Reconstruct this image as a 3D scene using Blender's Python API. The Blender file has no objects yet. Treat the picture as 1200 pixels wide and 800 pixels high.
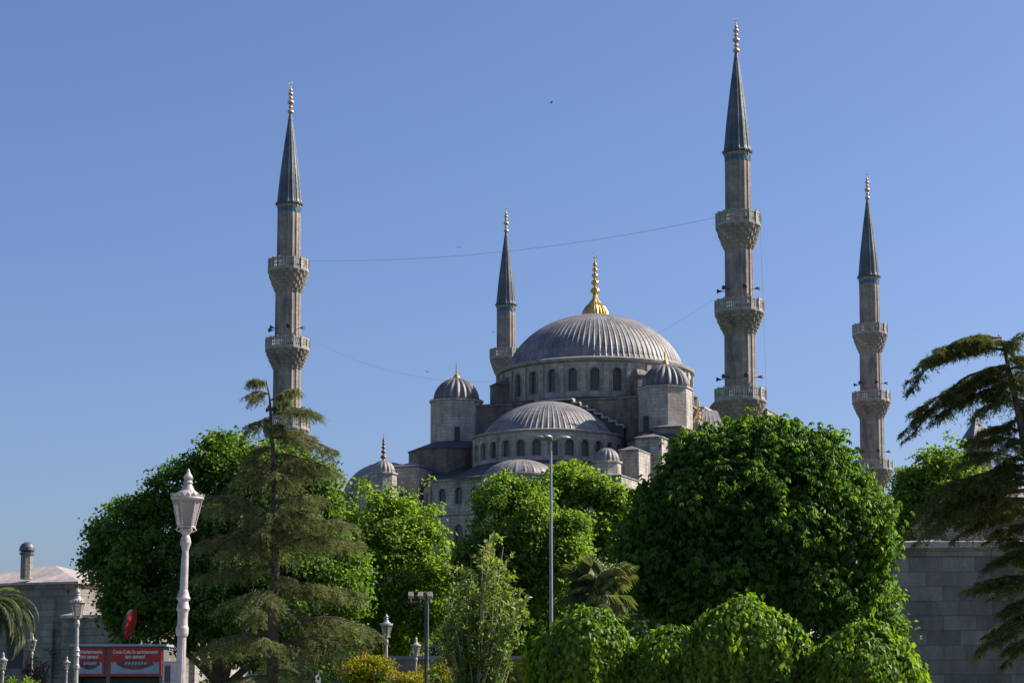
import bpy, math, random
import numpy as np
from mathutils import Vector, Matrix, Euler

R = math.radians
SC = bpy.context.scene
COL = SC.collection
rnd = random.Random(7)

# ------------------------------------------------------------------ camera
PITCH = R(6.1); FPX = 2300.0; CAMZ = 1.7; PY0 = 574.0
cam_d = bpy.data.cameras.new('camera'); cam = bpy.data.objects.new('camera', cam_d); COL.objects.link(cam)
cam.location = (0, 0, CAMZ); cam.rotation_euler = (R(90) + PITCH, 0, 0)
cam_d.sensor_width = 36; cam_d.lens = 36 * FPX / 1200; cam_d.shift_y = (PY0 - 400) / 1200
cam_d.clip_start = 0.1; cam_d.clip_end = 20000
SC.camera = cam

# ------------------------------------------------------------------ light
SUN_EL = R(38); SUN_AZ = R(75)          # azimuth measured clockwise from +Y (the view direction)
sdir = Vector((math.sin(SUN_AZ) * math.cos(SUN_EL), math.cos(SUN_AZ) * math.cos(SUN_EL), math.sin(SUN_EL)))
w = bpy.data.worlds.new('World'); SC.world = w; w.use_nodes = True
nt = w.node_tree; nt.nodes.clear()
sky = nt.nodes.new('ShaderNodeTexSky'); sky.sky_type = 'NISHITA'; sky.sun_disc = False
sky.sun_elevation = SUN_EL; sky.sun_rotation = SUN_AZ
sky.altitude = 0; sky.air_density = 1.0; sky.dust_density = 1.6; sky.ozone_density = 6.0
bg = nt.nodes.new('ShaderNodeBackground'); bg.inputs[1].default_value = 0.091
wo = nt.nodes.new('ShaderNodeOutputWorld')
hue = nt.nodes.new('ShaderNodeMix'); hue.data_type = 'RGBA'; hue.blend_type = 'MULTIPLY'; hue.inputs[0].default_value = 1
hue.inputs[7].default_value = (0.84, 0.81, 0.92, 1)
nt.links.new(sky.outputs[0], hue.inputs[6]); nt.links.new(hue.outputs[2], bg.inputs[0]); nt.links.new(bg.outputs[0], wo.inputs[0])
sun_d = bpy.data.lights.new('sun', 'SUN'); sun_d.energy = 5.0; sun_d.angle = R(0.5); sun_d.color = (1.0, 0.905, 0.78)
sun = bpy.data.objects.new('sun', sun_d); COL.objects.link(sun)
sun.rotation_euler = (-sdir).to_track_quat('-Z', 'Y').to_euler(); sun.location = (60, 10, 80)
vs = SC.view_settings; vs.view_transform = 'Standard'; vs.look = 'None'; vs.exposure = 0.74; vs.gamma = 1.0; vs.use_curve_mapping = False
SC.cycles.max_bounces = 6; SC.cycles.transparent_max_bounces = 8


def T(px, py, Y):
    """world point at distance Y along the view axis seen at photo pixel (px, py)"""
    u = (px - 600) / FPX; v = (PY0 - py) / FPX
    r = (u, math.cos(PITCH) - v * math.sin(PITCH), math.sin(PITCH) + v * math.cos(PITCH))
    s = Y / r[1]
    return Vector((r[0] * s, Y, r[2] * s + CAMZ))


# ------------------------------------------------------------------ tagging
def tag(o, label=None, cat=None, group=None, kind=None):
    if label: o['label'] = label
    if cat: o['category'] = cat
    if group: o['group'] = group
    if kind: o['kind'] = kind
    return o


def empty(name, loc, rz=0.0, label=None, cat=None, group=None):
    o = bpy.data.objects.new(name, None); COL.objects.link(o)
    o.location = loc; o.rotation_euler = (0, 0, rz); o.empty_display_size = 0.3
    return tag(o, label, cat, group)


def children(o):
    return [c for c in bpy.data.objects if c.parent == o]


def copy_tree(o, parent=None, **kw):
    c = o.copy(); COL.objects.link(c)
    if parent is not None: c.parent = parent
    for ch in children(o): copy_tree(ch, c)
    if kw: tag(c, **kw)
    return c


# ------------------------------------------------------------------ mesh builder
class MB:
    def __init__(s):
        s.v = []; s.f = []; s.uv = []; s.m = []; s.mi = 0

    def face(s, pts, uv=None):
        b = len(s.v); pts = [Vector(p) for p in pts]
        s.v += [tuple(p) for p in pts]; s.f.append(tuple(range(b, b + len(pts)))); s.m.append(s.mi)
        if uv is None:
            n = Vector((0, 0, 0))
            for i in range(len(pts)):
                a, c = pts[i], pts[(i + 1) % len(pts)]
                n += Vector(((a.y - c.y) * (a.z + c.z), (a.z - c.z) * (a.x + c.x), (a.x - c.x) * (a.y + c.y)))
            if n.length < 1e-12: n = Vector((0, 0, 1))
            n.normalize()
            t = Vector((-n.y, n.x, 0))
            t = t.normalized() if t.length > 0.05 else Vector((1, 0, 0))
            k = n.cross(t)
            uv = [(p.dot(t), p.dot(k) if abs(n.z) > 0.3 else p.z) for p in pts]
        s.uv += [tuple(q) for q in uv]

    def box(s, x0, x1, y0, y1, z0, z1):
        p = [(x0, y0, z0), (x1, y0, z0), (x1, y1, z0), (x0, y1, z0), (x0, y0, z1), (x1, y0, z1), (x1, y1, z1), (x0, y1, z1)]
        for q in ((3, 2, 1, 0), (4, 5, 6, 7), (0, 1, 5, 4), (1, 2, 6, 5), (2, 3, 7, 6), (3, 0, 4, 7)):
            s.face([p[i] for i in q])

    def obox(s, c, ax, ay, az):
        c = Vector(c); ax = Vector(ax); ay = Vector(ay); az = Vector(az)
        p = [c + ax * i + ay * j + az * k for k in (-1, 1) for (i, j) in ((-1, -1), (1, -1), (1, 1), (-1, 1))]
        for q in ((3, 2, 1, 0), (4, 5, 6, 7), (0, 1, 5, 4), (1, 2, 6, 5), (2, 3, 7, 6), (3, 0, 4, 7)):
            s.face([p[i] for i in q])

    def prism(s, poly, z0, z1, top=True, bottom=True):
        n = len(poly)
        for i in range(n):
            a, b = poly[i], poly[(i + 1) % n]
            s.face([(a[0], a[1], z0), (b[0], b[1], z0), (b[0], b[1], z1), (a[0], a[1], z1)])
        if top: s.face([(p[0], p[1], z1) for p in poly])
        if bottom: s.face([(p[0], p[1], z0) for p in reversed(poly)])

    def roof(s, poly, z0, apex, over=0.0):
        """pyramid / hipped roof: poly eave, apex a point or a ridge (two points)"""
        cx = sum(p[0] for p in poly) / len(poly); cy = sum(p[1] for p in poly) / len(poly)
        po = []
        for p in poly:
            d = Vector((p[0] - cx, p[1] - cy)); L = d.length; d = d * ((L + over) / L)
            po.append((cx + d.x, cy + d.y, z0))
        n = len(po)
        for i in range(n):
            a, b = Vector(po[i]), Vector(po[(i + 1) % n])
            if isinstance(apex[0], (tuple, list)):
                q = [Vector(k) for k in apex]
                qa = min(q, key=lambda k: (k - a).length); qb = min(q, key=lambda k: (k - b).length)
                if (qa - qb).length < 1e-6: s.face([a, b, qa])
                else: s.face([a, b, qb, qa])
            else: s.face([a, b, Vector(apex)])
        # thin eave slab
        for i in range(n):
            a, b = Vector(po[i]), Vector(po[(i + 1) % n]); dz = Vector((0, 0, 0.12))
            s.face([a - dz, b - dz, b, a])
        s.face([Vector(p) - Vector((0, 0, 0.12)) for p in reversed(po)])

    def path(s, pts, rad, n=6, cap=True):
        pts = [Vector(p) for p in pts]; rings = []
        up = Vector((0.13, 0.21, 0.97)); prev = None
        for i, p in enumerate(pts):
            d = (pts[min(i + 1, len(pts) - 1)] - pts[max(i - 1, 0)])
            d = d.normalized() if d.length > 1e-9 else Vector((0, 0, 1))
            if prev is None:
                a = d.cross(up)
                if a.length < 0.1: a = d.cross(Vector((1, 0, 0)))
                a.normalize()
            else:
                a = prev - d * prev.dot(d)
                a = a.normalized() if a.length > 1e-6 else d.cross(up).normalized()
            prev = a; b = d.cross(a)
            r = rad[i] if isinstance(rad, (list, tuple)) else rad
            rings.append([p + (a * math.cos(t) + b * math.sin(t)) * r for t in [2 * math.pi * k / n for k in range(n)]])
        L = 0
        for i in range(len(rings) - 1):
            l2 = L + (pts[i + 1] - pts[i]).length
            for k in range(n):
                k2 = (k + 1) % n
                s.face([rings[i][k], rings[i][k2], rings[i + 1][k2], rings[i + 1][k]],
                       [(k / n, L), ((k + 1) / n, L), ((k + 1) / n, l2), (k / n, l2)])
            L = l2
        if cap:
            s.face(list(reversed(rings[0]))); s.face(rings[-1])

    def lathe(s, prof, n=32, c=(0, 0), a0=0.0, a1=2 * math.pi, rf=None, ref=None):
        """prof: list of (r, z). rf(i, z) -> multiplier or None"""
        full = abs(a1 - a0 - 2 * math.pi) < 1e-6
        m = n if full else n + 1
        rings = []
        for (r, z) in prof:
            ring = []
            for i in range(m):
                a = a0 + (a1 - a0) * i / n
                rr = r * (rf(i, z) if rf else 1.0)
                ring.append(Vector((c[0] + rr * math.cos(a), c[1] + rr * math.sin(a), z)))
            rings.append(ring)
        rmax = ref or max(p[0] for p in prof); L = 0
        for j in range(len(prof) - 1):
            l2 = L + math.hypot(prof[j + 1][0] - prof[j][0], prof[j + 1][1] - prof[j][1])
            for i in range(n):
                i2 = (i + 1) % m
                u0 = (a1 - a0) * i / n * rmax; u1 = (a1 - a0) * (i + 1) / n * rmax
                q = [rings[j][i], rings[j][i2], rings[j + 1][i2], rings[j + 1][i]]
                uv = [(u0, L), (u1, L), (u1, l2), (u0, l2)]
                if prof[j][0] < 1e-6: q = q[1:]; uv = uv[1:]; q = [rings[j][i], rings[j + 1][i2], rings[j + 1][i]]; uv = [(u0, L), (u1, l2), (u0, l2)]
                elif prof[j + 1][0] < 1e-6: q = q[:3]; uv = uv[:3]
                s.face(q, uv)
            L = l2

    def build(s, name, mat, parent=None, smooth=False, weld=False):
        me = bpy.data.meshes.new(name)
        me.from_pydata(s.v, [], s.f)
        if not me.uv_layers: me.uv_layers.new(name='UVMap')
        me.uv_layers[0].data.foreach_set('uv', [c for q in s.uv for c in q])
        mats = mat if isinstance(mat, (list, tuple)) else [mat]
        for m_ in mats: me.materials.append(m_)
        if len(mats) > 1: me.polygons.foreach_set('material_index', s.m)
        if weld or smooth:
            import bmesh
            bm = bmesh.new(); bm.from_mesh(me); bmesh.ops.remove_doubles(bm, verts=bm.verts, dist=1e-4)
            bm.to_mesh(me); bm.free()
        if smooth: me.polygons.foreach_set('use_smooth', [True] * len(me.polygons))
        me.update()
        o = bpy.data.objects.new(name, me); COL.objects.link(o)
        if parent is not None: o.parent = parent
        return o


def npmesh(name, V, F, mat, parent=None, rndv=None, k=3):
    """fast mesh: V (n,3), F (m,k); rndv per-face float"""
    me = bpy.data.meshes.new(name)
    V = np.asarray(V, dtype=np.float32).reshape(-1, 3); F = np.asarray(F, dtype=np.int32).reshape(-1, k)
    me.vertices.add(len(V)); me.vertices.foreach_set('co', V.ravel())
    me.loops.add(F.size); me.loops.foreach_set('vertex_index', F.ravel())
    me.polygons.add(len(F)); me.polygons.foreach_set('loop_start', np.arange(len(F), dtype=np.int32) * k)
    try: me.polygons.foreach_set('loop_total', np.full(len(F), k, dtype=np.int32))
    except Exception: pass
    me.update(calc_edges=True)
    me.materials.append(mat)
    if rndv is not None:
        at = me.attributes.new('rnd', 'FLOAT', 'FACE'); at.data.foreach_set('value', np.asarray(rndv, dtype=np.float32))
    o = bpy.data.objects.new(name, me); COL.objects.link(o)
    if parent is not None: o.parent = parent
    return o


# ------------------------------------------------------------------ materials
def new_mat(name):
    m = bpy.data.materials.new(name); m.use_nodes = True
    b = m.node_tree.nodes['Principled BSDF']
    return m, m.node_tree, b


def N(t, kind, **kw):
    n = t.nodes.new(kind)
    for k, v in kw.items(): setattr(n, k, v)
    return n


def mul_noise(t, src, scale, lo, hi, coord, detail=5, stretch=None):
    """multiply colour output src by a noise in [lo,hi]"""
    nz = N(t, 'ShaderNodeTexNoise'); nz.inputs['Scale'].default_value = scale; nz.inputs['Detail'].default_value = detail
    nz.inputs['Roughness'].default_value = 0.6
    if stretch:
        mp = N(t, 'ShaderNodeMapping'); mp.inputs['Scale'].default_value = stretch
        t.links.new(coord, mp.inputs[0]); t.links.new(mp.outputs[0], nz.inputs['Vector'])
    else: t.links.new(coord, nz.inputs['Vector'])
    mr = N(t, 'ShaderNodeMapRange'); mr.inputs[1].default_value = 0.3; mr.inputs[2].default_value = 0.7
    mr.inputs[3].default_value = lo; mr.inputs[4].default_value = hi
    t.links.new(nz.outputs[0], mr.inputs[0])
    mx = N(t, 'ShaderNodeMix', data_type='RGBA', blend_type='MULTIPLY'); mx.inputs[0].default_value = 1
    t.links.new(src, mx.inputs[6]); t.links.new(mr.outputs[0], mx.inputs[7])
    return mx.outputs[2]


def stone_mat(name, c1, c2, bw=0.9, bh=0.4, mortar=(0.22, 0.20, 0.18), ms=0.014, stain=(0.55, 1.15), warm=None, rough=0.85, grime=0.55):
    m, t, b = new_mat(name)
    tc = N(t, 'ShaderNodeTexCoord')
    br = N(t, 'ShaderNodeTexBrick'); br.inputs['Scale'].default_value = 1
    br.inputs['Color1'].default_value = (*c1, 1); br.inputs['Color2'].default_value = (*c2, 1); br.inputs['Mortar'].default_value = (*mortar, 1)
    br.inputs['Mortar Size'].default_value = ms; br.inputs['Mortar Smooth'].default_value = 0.3; br.inputs['Bias'].default_value = 0.0
    br.inputs['Brick Width'].default_value = bw; br.inputs['Row Height'].default_value = bh
    t.links.new(tc.outputs['UV'], br.inputs['Vector'])
    c = mul_noise(t, br.outputs['Color'], 0.35, stain[0], stain[1], tc.outputs['Object'])
    c = mul_noise(t, c, 1.6, 0.72, 1.2, tc.outputs['Object'], stretch=(1, 1, 0.22))
    c = mul_noise(t, c, 9.0, 0.82, 1.15, tc.outputs['Object'], detail=8)
    if warm:   # ochre patches of weathering
        nz = N(t, 'ShaderNodeTexNoise'); nz.inputs['Scale'].default_value = 0.9; nz.inputs['Detail'].default_value = 4
        t.links.new(tc.outputs['Object'], nz.inputs['Vector'])
        mr = N(t, 'ShaderNodeMapRange'); mr.inputs[1].default_value = 0.5; mr.inputs[2].default_value = 0.68
        mr.inputs[4].default_value = 0.6
        t.links.new(nz.outputs[0], mr.inputs[0])
        mx = N(t, 'ShaderNodeMix', data_type='RGBA', blend_type='MIX'); mx.inputs[7].default_value = (*warm, 1)
        t.links.new(mr.outputs[0], mx.inputs[0]); t.links.new(c, mx.inputs[6]); c = mx.outputs[2]
    nz = N(t, 'ShaderNodeTexNoise'); nz.inputs['Scale'].default_value = 0.8; nz.inputs['Detail'].default_value = 7; nz.inputs['Roughness'].default_value = 0.65
    mp = N(t, 'ShaderNodeMapping'); mp.inputs['Scale'].default_value = (1, 1, 0.35); mp.inputs['Location'].default_value = (5.3, 2.1, 0)
    t.links.new(tc.outputs['Object'], mp.inputs[0]); t.links.new(mp.outputs[0], nz.inputs['Vector'])
    mr = N(t, 'ShaderNodeMapRange'); mr.inputs[1].default_value = 0.52; mr.inputs[2].default_value = 0.66; mr.inputs[4].default_value = grime
    t.links.new(nz.outputs[0], mr.inputs[0])
    mx = N(t, 'ShaderNodeMix', data_type='RGBA', blend_type='MIX'); mx.inputs[7].default_value = (0.075, 0.07, 0.068, 1)
    t.links.new(mr.outputs[0], mx.inputs[0]); t.links.new(c, mx.inputs[6]); c = mx.outputs[2]
    t.links.new(c, b.inputs['Base Color']); b.inputs['Roughness'].default_value = rough
    bp = N(t, 'ShaderNodeBump'); bp.inputs['Strength'].default_value = 0.6; bp.inputs['Distance'].default_value = 0.04
    ad = N(t, 'ShaderNodeMath', operation='ADD')
    nz = N(t, 'ShaderNodeTexNoise'); nz.inputs['Scale'].default_value = 6; nz.inputs['Detail'].default_value = 8
    t.links.new(tc.outputs['Object'], nz.inputs['Vector'])
    inv = N(t, 'ShaderNodeMath', operation='MULTIPLY'); inv.inputs[1].default_value = -1.2
    t.links.new(br.outputs['Fac'], inv.inputs[0]); t.links.new(inv.outputs[0], ad.inputs[0]); t.links.new(nz.outputs[0], ad.inputs[1])
    t.links.new(ad.outputs[0], bp.inputs['Height']); t.links.new(bp.outputs[0], b.inputs['Normal'])
    return m


def lead_mat(name, c, seam_w=0.7, seam_h=1.5, rough=0.6, dark=0.5, var=(0.55, 1.3), metal=0.08):
    m, t, b = new_mat(name)
    tc = N(t, 'ShaderNodeTexCoord')
    br = N(t, 'ShaderNodeTexBrick'); br.inputs['Scale'].default_value = 1
    br.inputs['Color1'].default_value = (*[x * 0.85 for x in c], 1); br.inputs['Color2'].default_value = (*[x * 1.15 for x in c], 1)
    br.inputs['Mortar'].default_value = (*[x * dark for x in c], 1)
    br.inputs['Mortar Size'].default_value = 0.03; br.inputs['Mortar Smooth'].default_value = 0.5
    br.inputs['Brick Width'].default_value = seam_w; br.inputs['Row Height'].default_value = seam_h
    t.links.new(tc.outputs['UV'], br.inputs['Vector'])
    c2 = mul_noise(t, br.outputs['Color'], 0.5, var[0], var[1], tc.outputs['Object'])
    c2 = mul_noise(t, c2, 3.0, 0.8, 1.2, tc.outputs['Object'], detail=8)
    t.links.new(c2, b.inputs['Base Color']); b.inputs['Metallic'].default_value = metal
    b.inputs['Roughness'].default_value = rough
    bp = N(t, 'ShaderNodeBump'); bp.inputs['Strength'].default_value = 0.5; bp.inputs['Distance'].default_value = 0.05
    nz = N(t, 'ShaderNodeTexNoise'); nz.inputs['Scale'].default_value = 2.5; nz.inputs['Detail'].default_value = 6
    t.links.new(tc.outputs['Object'], nz.inputs['Vector']); t.links.new(nz.outputs[0], bp.inputs['Height']); t.links.new(bp.outputs[0], b.inputs['Normal'])
    return m


def plain_mat(name, c, rough=0.6, metal=0.0, noise=(0.85, 1.1), scale=4.0, spec=0.5):
    m, t, b = new_mat(name)
    tc = N(t, 'ShaderNodeTexCoord'); rgb = N(t, 'ShaderNodeRGB'); rgb.outputs[0].default_value = (*c, 1)
    o = mul_noise(t, rgb.outputs[0], scale, noise[0], noise[1], tc.outputs['Object'])
    t.links.new(o, b.inputs['Base Color']); b.inputs['Roughness'].default_value = rough; b.inputs['Metallic'].default_value = metal
    b.inputs['Specular IOR Level'].default_value = spec
    return m


def leaf_mat(name, stops, trans=0.45, rough=0.5, spec=0.2, tcol=None):
    m, t, b = new_mat(name)
    at = N(t, 'ShaderNodeAttribute'); at.attribute_name = 'rnd'
    cr = N(t, 'ShaderNodeValToRGB'); el = cr.color_ramp.elements
    el[0].position = stops[0][0]; el[0].color = (*stops[0][1], 1); el[1].position = stops[-1][0]; el[1].color = (*stops[-1][1], 1)
    for p_, c_ in stops[1:-1]:
        e = el.new(p_); e.color = (*c_, 1)
    t.links.new(at.outputs['Fac'], cr.inputs[0]); t.links.new(cr.outputs[0], b.inputs['Base Color'])
    b.inputs['Roughness'].default_value = rough; b.inputs['Specular IOR Level'].default_value = spec
    tr = N(t, 'ShaderNodeBsdfTranslucent')
    g = N(t, 'ShaderNodeMix', data_type='RGBA', blend_type='MULTIPLY'); g.inputs[0].default_value = 1
    g.inputs[7].default_value = (*(tcol or (1.9, 1.9, 0.5)), 1)
    t.links.new(cr.outputs[0], g.inputs[6]); t.links.new(g.outputs[2], tr.inputs[0])
    mx = N(t, 'ShaderNodeMixShader'); mx.inputs[0].default_value = trans
    t.links.new(b.outputs[0], mx.inputs[1]); t.links.new(tr.outputs[0], mx.inputs[2])
    t.links.new(mx.outputs[0], t.nodes['Material Output'].inputs[0])
    return m


def glass_lattice(name, base=(0.035, 0.035, 0.04), bars=(0.15, 0.13, 0.115), s=0.16):
    """plaster window lattice with dark round lights"""
    m, t, b = new_mat(name)
    tc = N(t, 'ShaderNodeTexCoord')
    vo = N(t, 'ShaderNodeTexVoronoi'); vo.inputs['Scale'].default_value = 1 / s; vo.inputs['Randomness'].default_value = 0.25
    vo.voronoi_dimensions = '2D'
    t.links.new(tc.outputs['UV'], vo.inputs['Vector'])
    cr = N(t, 'ShaderNodeValToRGB'); el = cr.color_ramp.elements
    el[0].position = 0.38; el[0].color = (*base, 1); el[1].position = 0.46; el[1].color = (*bars, 1)
    t.links.new(vo.outputs['Distance'], cr.inputs[0]); t.links.new(cr.outputs[0], b.inputs['Base Color'])
    b.inputs['Roughness'].default_value = 0.35
    return m


M = {}
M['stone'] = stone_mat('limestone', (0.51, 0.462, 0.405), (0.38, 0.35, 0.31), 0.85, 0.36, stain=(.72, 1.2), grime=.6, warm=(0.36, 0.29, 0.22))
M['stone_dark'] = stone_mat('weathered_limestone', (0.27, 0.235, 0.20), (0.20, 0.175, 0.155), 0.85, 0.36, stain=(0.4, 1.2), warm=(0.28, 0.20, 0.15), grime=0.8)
M['minaret'] = stone_mat('minaret_limestone', (0.38, 0.325, 0.28), (0.27, 0.235, 0.205), 0.8, 0.5, stain=(0.7, 1.15), warm=(0.34, 0.26, 0.21), grime=0.6)
M['cornice'] = plain_mat('cornice_stone', (0.34, 0.31, 0.28), 0.85, noise=(0.6, 1.2), scale=1.5)
M['parapet'] = plain_mat('pierced_marble', (0.40, 0.37, 0.33), 0.8, noise=(0.6, 1.15), scale=2.0)
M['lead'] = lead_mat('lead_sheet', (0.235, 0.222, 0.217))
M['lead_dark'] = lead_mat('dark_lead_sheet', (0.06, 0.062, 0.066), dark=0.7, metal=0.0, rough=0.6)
M['lead_spire'] = lead_mat('spire_lead', (0.10, 0.115, 0.12), 0.49, 2.4, rough=0.45, dark=0.6)
M['lead_turret'] = lead_mat('turret_lead', (0.17, 0.165, 0.17), 0.6, 1.2)
M['gold'] = plain_mat('gilded_copper', (0.86, 0.56, 0.16), 0.28, 1.0, noise=(0.75, 1.1))
M['bronze'] = plain_mat('tarnished_bronze', (0.24, 0.15, 0.07), 0.4, 0.9, noise=(0.6, 1.2))
M['pale_gold'] = plain_mat('weathered_gilding', (0.72, 0.50, 0.30), 0.42, 0.75, noise=(0.6, 1.2))
M['lattice'] = glass_lattice('window_lattice')
M['tile'] = plain_mat('blue_tile', (0.04, 0.12, 0.2), 0.3, noise=(0.6, 1.3))
M['white'] = plain_mat('white_lamp_paint', (0.47, 0.43, 0.42), 0.5, noise=(0.6, 1.1), scale=7)
M['black'] = plain_mat('black_plastic', (0.03, 0.03, 0.035), 0.5)
M['grey_metal'] = plain_mat('galvanised_steel', (0.30, 0.31, 0.33), 0.45, 0.5)
M['dark_metal'] = plain_mat('dark_painted_steel', (0.07, 0.065, 0.07), 0.5, 0.2)
M['wire'] = plain_mat('wire', (0.22, 0.23, 0.26), 0.6)
M['bark'] = plain_mat('bark', (0.085, 0.062, 0.045), 0.9, noise=(0.5, 1.4), scale=9)
M['bark_pale'] = plain_mat('pale_bark', (0.28, 0.23, 0.19), 0.85, noise=(0.6, 1.3), scale=12)
M['bark_conifer'] = plain_mat('conifer_bark', (0.10, 0.075, 0.055), 0.9, noise=(0.5, 1.5), scale=10)
M['grass'] = plain_mat('park_grass', (0.05, 0.085, 0.025), 0.95, noise=(0.6, 1.3), scale=1.2)
M['path'] = plain_mat('paving', (0.27, 0.25, 0.23), 0.9, noise=(0.8, 1.1), scale=2)

M['leaf_linden'] = leaf_mat('linden_leaf', [(0, (0.033, 0.074, 0.025)), (0.6, (0.096, 0.179, 0.039)), (1, (0.207, 0.291, 0.047))])
M['leaf_maple'] = leaf_mat('maple_leaf', [(0, (0.057, 0.116, 0.027)), (0.6, (0.153, 0.247, 0.046)), (1, (0.284, 0.376, 0.063))], trans=0.5)
M['leaf_green'] = leaf_mat('green_leaf', [(0, (0.048, 0.108, 0.030)), (0.6, (0.142, 0.236, 0.046)), (1, (0.286, 0.382, 0.065))])
M['leaf_chestnut'] = leaf_mat('chestnut_leaf', [(0, (0.024, 0.065, 0.018)), (0.55, (0.076, 0.156, 0.028)), (1, (0.186, 0.275, 0.039))], rough=0.45, trans=.5)
M['leaf_mulberry'] = leaf_mat('mulberry_leaf', [(0, (0.044, 0.107, 0.018)), (0.6, (0.120, 0.212, 0.024)), (1, (0.262, 0.349, 0.039))], rough=0.45)
M['leaf_pale'] = leaf_mat('pale_leaf', [(0, (0.06, 0.11, 0.022)), (0.5, (0.12, 0.19, 0.045)), (1, (0.30, 0.34, 0.14))], rough=0.4, trans=0.4)
M['leaf_bush'] = leaf_mat('photinia_leaf', [(0, (0.05, 0.085, 0.012)), (0.6, (0.13, 0.19, 0.015)), (1, (0.28, 0.30, 0.02))])
M['leaf_new'] = leaf_mat('orange_leaf', [(0, (0.22, 0.27, 0.02)), (0.7, (0.38, 0.35, 0.025)), (1, (0.46, 0.23, 0.03))], tcol=(1.2, 1.0, 0.6))
M['leaf_red'] = leaf_mat('reddish_leaf', [(0, (0.08, 0.07, 0.03)), (0.6, (0.16, 0.09, 0.045)), (1, (0.26, 0.13, 0.08))], tcol=(1.2, 1.0, 0.6))
M['needle_olive'] = leaf_mat('olive_needle', [(0, (0.075, 0.095, 0.04)), (0.5, (0.165, 0.19, 0.078)), (1, (0.31, 0.32, 0.14))], trans=0.35, rough=0.7, tcol=(1.2, 1.2, 0.6))
M['needle_green'] = leaf_mat('cedar_needle', [(0, (0.039, 0.058, 0.018)), (0.5, (0.098, 0.124, 0.029)), (1, (0.195, 0.215, 0.046))], trans=0.35, rough=0.6, tcol=(1.2, 1.2, 0.6))
M['palm'] = leaf_mat('palm_leaf', [(0, (0.06, 0.085, 0.045)), (0.6, (0.15, 0.185, 0.10)), (1, (0.34, 0.36, 0.22))], rough=0.4, trans=0.2)

# ------------------------------------------------------------------ ground
g = MB(); g.box(-6000, 6000, -200, 12000, -0.5, 0.0)
tag(g.build('ground', M['grass']), kind='structure')
g = MB(); g.box(-9, 60, -20, 28, 0.0, 0.004); g.box(-60, 60, 34, 38, 0.0, 0.004)
tag(g.build('path', M['path']), kind='structure')

#@@MOSQUE
# ------------------------------------------------------------------ arch openings
def arch_wall(mb, fn, u0, u1, z0, z1, ops, reveal=0.35, du=0.6):
    """wall sheet over (u,z) mapped by fn(u,z,depth); ops = [(uc,w,zb,zt)] arched openings with reveals"""
    def strip(a, b, za, zb_):
        n = max(1, int(math.ceil((b - a) / du - 1e-6)))
        for i in range(n):
            p, q = a + (b - a) * i / n, a + (b - a) * (i + 1) / n
            mb.face([fn(p, za, 0), fn(q, za, 0), fn(q, zb_, 0), fn(p, zb_, 0)], [(p, za), (q, za), (q, zb_), (p, zb_)])
    cur = u0
    for (uc, wd, zb, zt) in sorted(ops):
        a, b = uc - wd / 2, uc + wd / 2
        if a > cur + 1e-4: strip(cur, a, z0, z1)
        strip(a, b, z0, zb)
        r = wd / 2; zs = zt - r; K = 8
        pts = [(uc - r * math.cos(math.pi * k / K), zs + r * 1.0 * math.sin(math.pi * k / K)) for k in range(K + 1)]
        for k in range(K):
            p, q = pts[k], pts[k + 1]
            mb.face([fn(p[0], p[1], 0), fn(q[0], q[1], 0), fn(q[0], z1, 0), fn(p[0], z1, 0)], [p, q, (q[0], z1), (p[0], z1)])
        out = [(a, zb)] + pts + [(b, zb)]
        for k in range(len(out)):
            p, q = out[k], out[(k + 1) % len(out)]
            mb.face([fn(p[0], p[1], 0), fn(p[0], p[1], -reveal), fn(q[0], q[1], -reveal), fn(q[0], q[1], 0)])
        cur = b
    if u1 > cur + 1e-4: strip(cur, u1, z0, z1)


def arch_pane(name, fn, op, mat, parent, reveal=0.35, frame=None):
    uc, wd, zb, zt = op
    r = wd / 2; zs = zt - r; K = 8; d = -reveal + 0.02
    mb = MB(); wd2 = wd + 0.02
    pts = [(uc - (r + .01) * math.cos(math.pi * k / K), zs + (r + .01) * math.sin(math.pi * k / K)) for k in range(K + 1)]
    for k in range(K):
        p, q = pts[k], pts[k + 1]
        mb.face([fn(p[0], zb - .01, d), fn(q[0], zb - .01, d), fn(q[0], q[1], d), fn(p[0], p[1], d)],
                [(p[0], zb), (q[0], zb), q, p])
    o = mb.build(name, mat, parent)
    if frame:
        fb = MB(); e = frame
        outp = [(uc - r, zb)] + [(uc - r * math.cos(math.pi * k / K), zs + r * math.sin(math.pi * k / K)) for k in range(K + 1)] + [(uc + r, zb)]
        oo = [(uc - r - e, zb)] + [(uc - (r + e) * math.cos(math.pi * k / K), zs + (r + e) * math.sin(math.pi * k / K)) for k in range(K + 1)] + [(uc + r + e, zb)]
        for k in range(len(outp) - 1):
            a, b, c, d_ = outp[k], outp[k + 1], oo[k + 1], oo[k]
            t_ = 0.07
            if (Vector(a) - Vector(b)).length < 1e-5: continue
            fb.face([fn(a[0], a[1], t_), fn(b[0], b[1], t_), fn(c[0], c[1], t_), fn(d_[0], d_[1], t_)])
            fb.face([fn(d_[0], d_[1], t_), fn(c[0], c[1], t_), fn(c[0], c[1], -.01), fn(d_[0], d_[1], -.01)])
            fb.face([fn(a[0], a[1], -.01), fn(b[0], b[1], -.01), fn(b[0], b[1], t_), fn(a[0], a[1], t_)])
        fb.build('window_frame', M['cornice'], o)
    return o


def cyl(cx, cy, rad, phi0=0.0):
    def fn(u, z, d):
        a = phi0 + u / rad
        return (cx + (rad + d) * math.cos(a), cy + (rad + d) * math.sin(a), z)
    return fn


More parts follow.
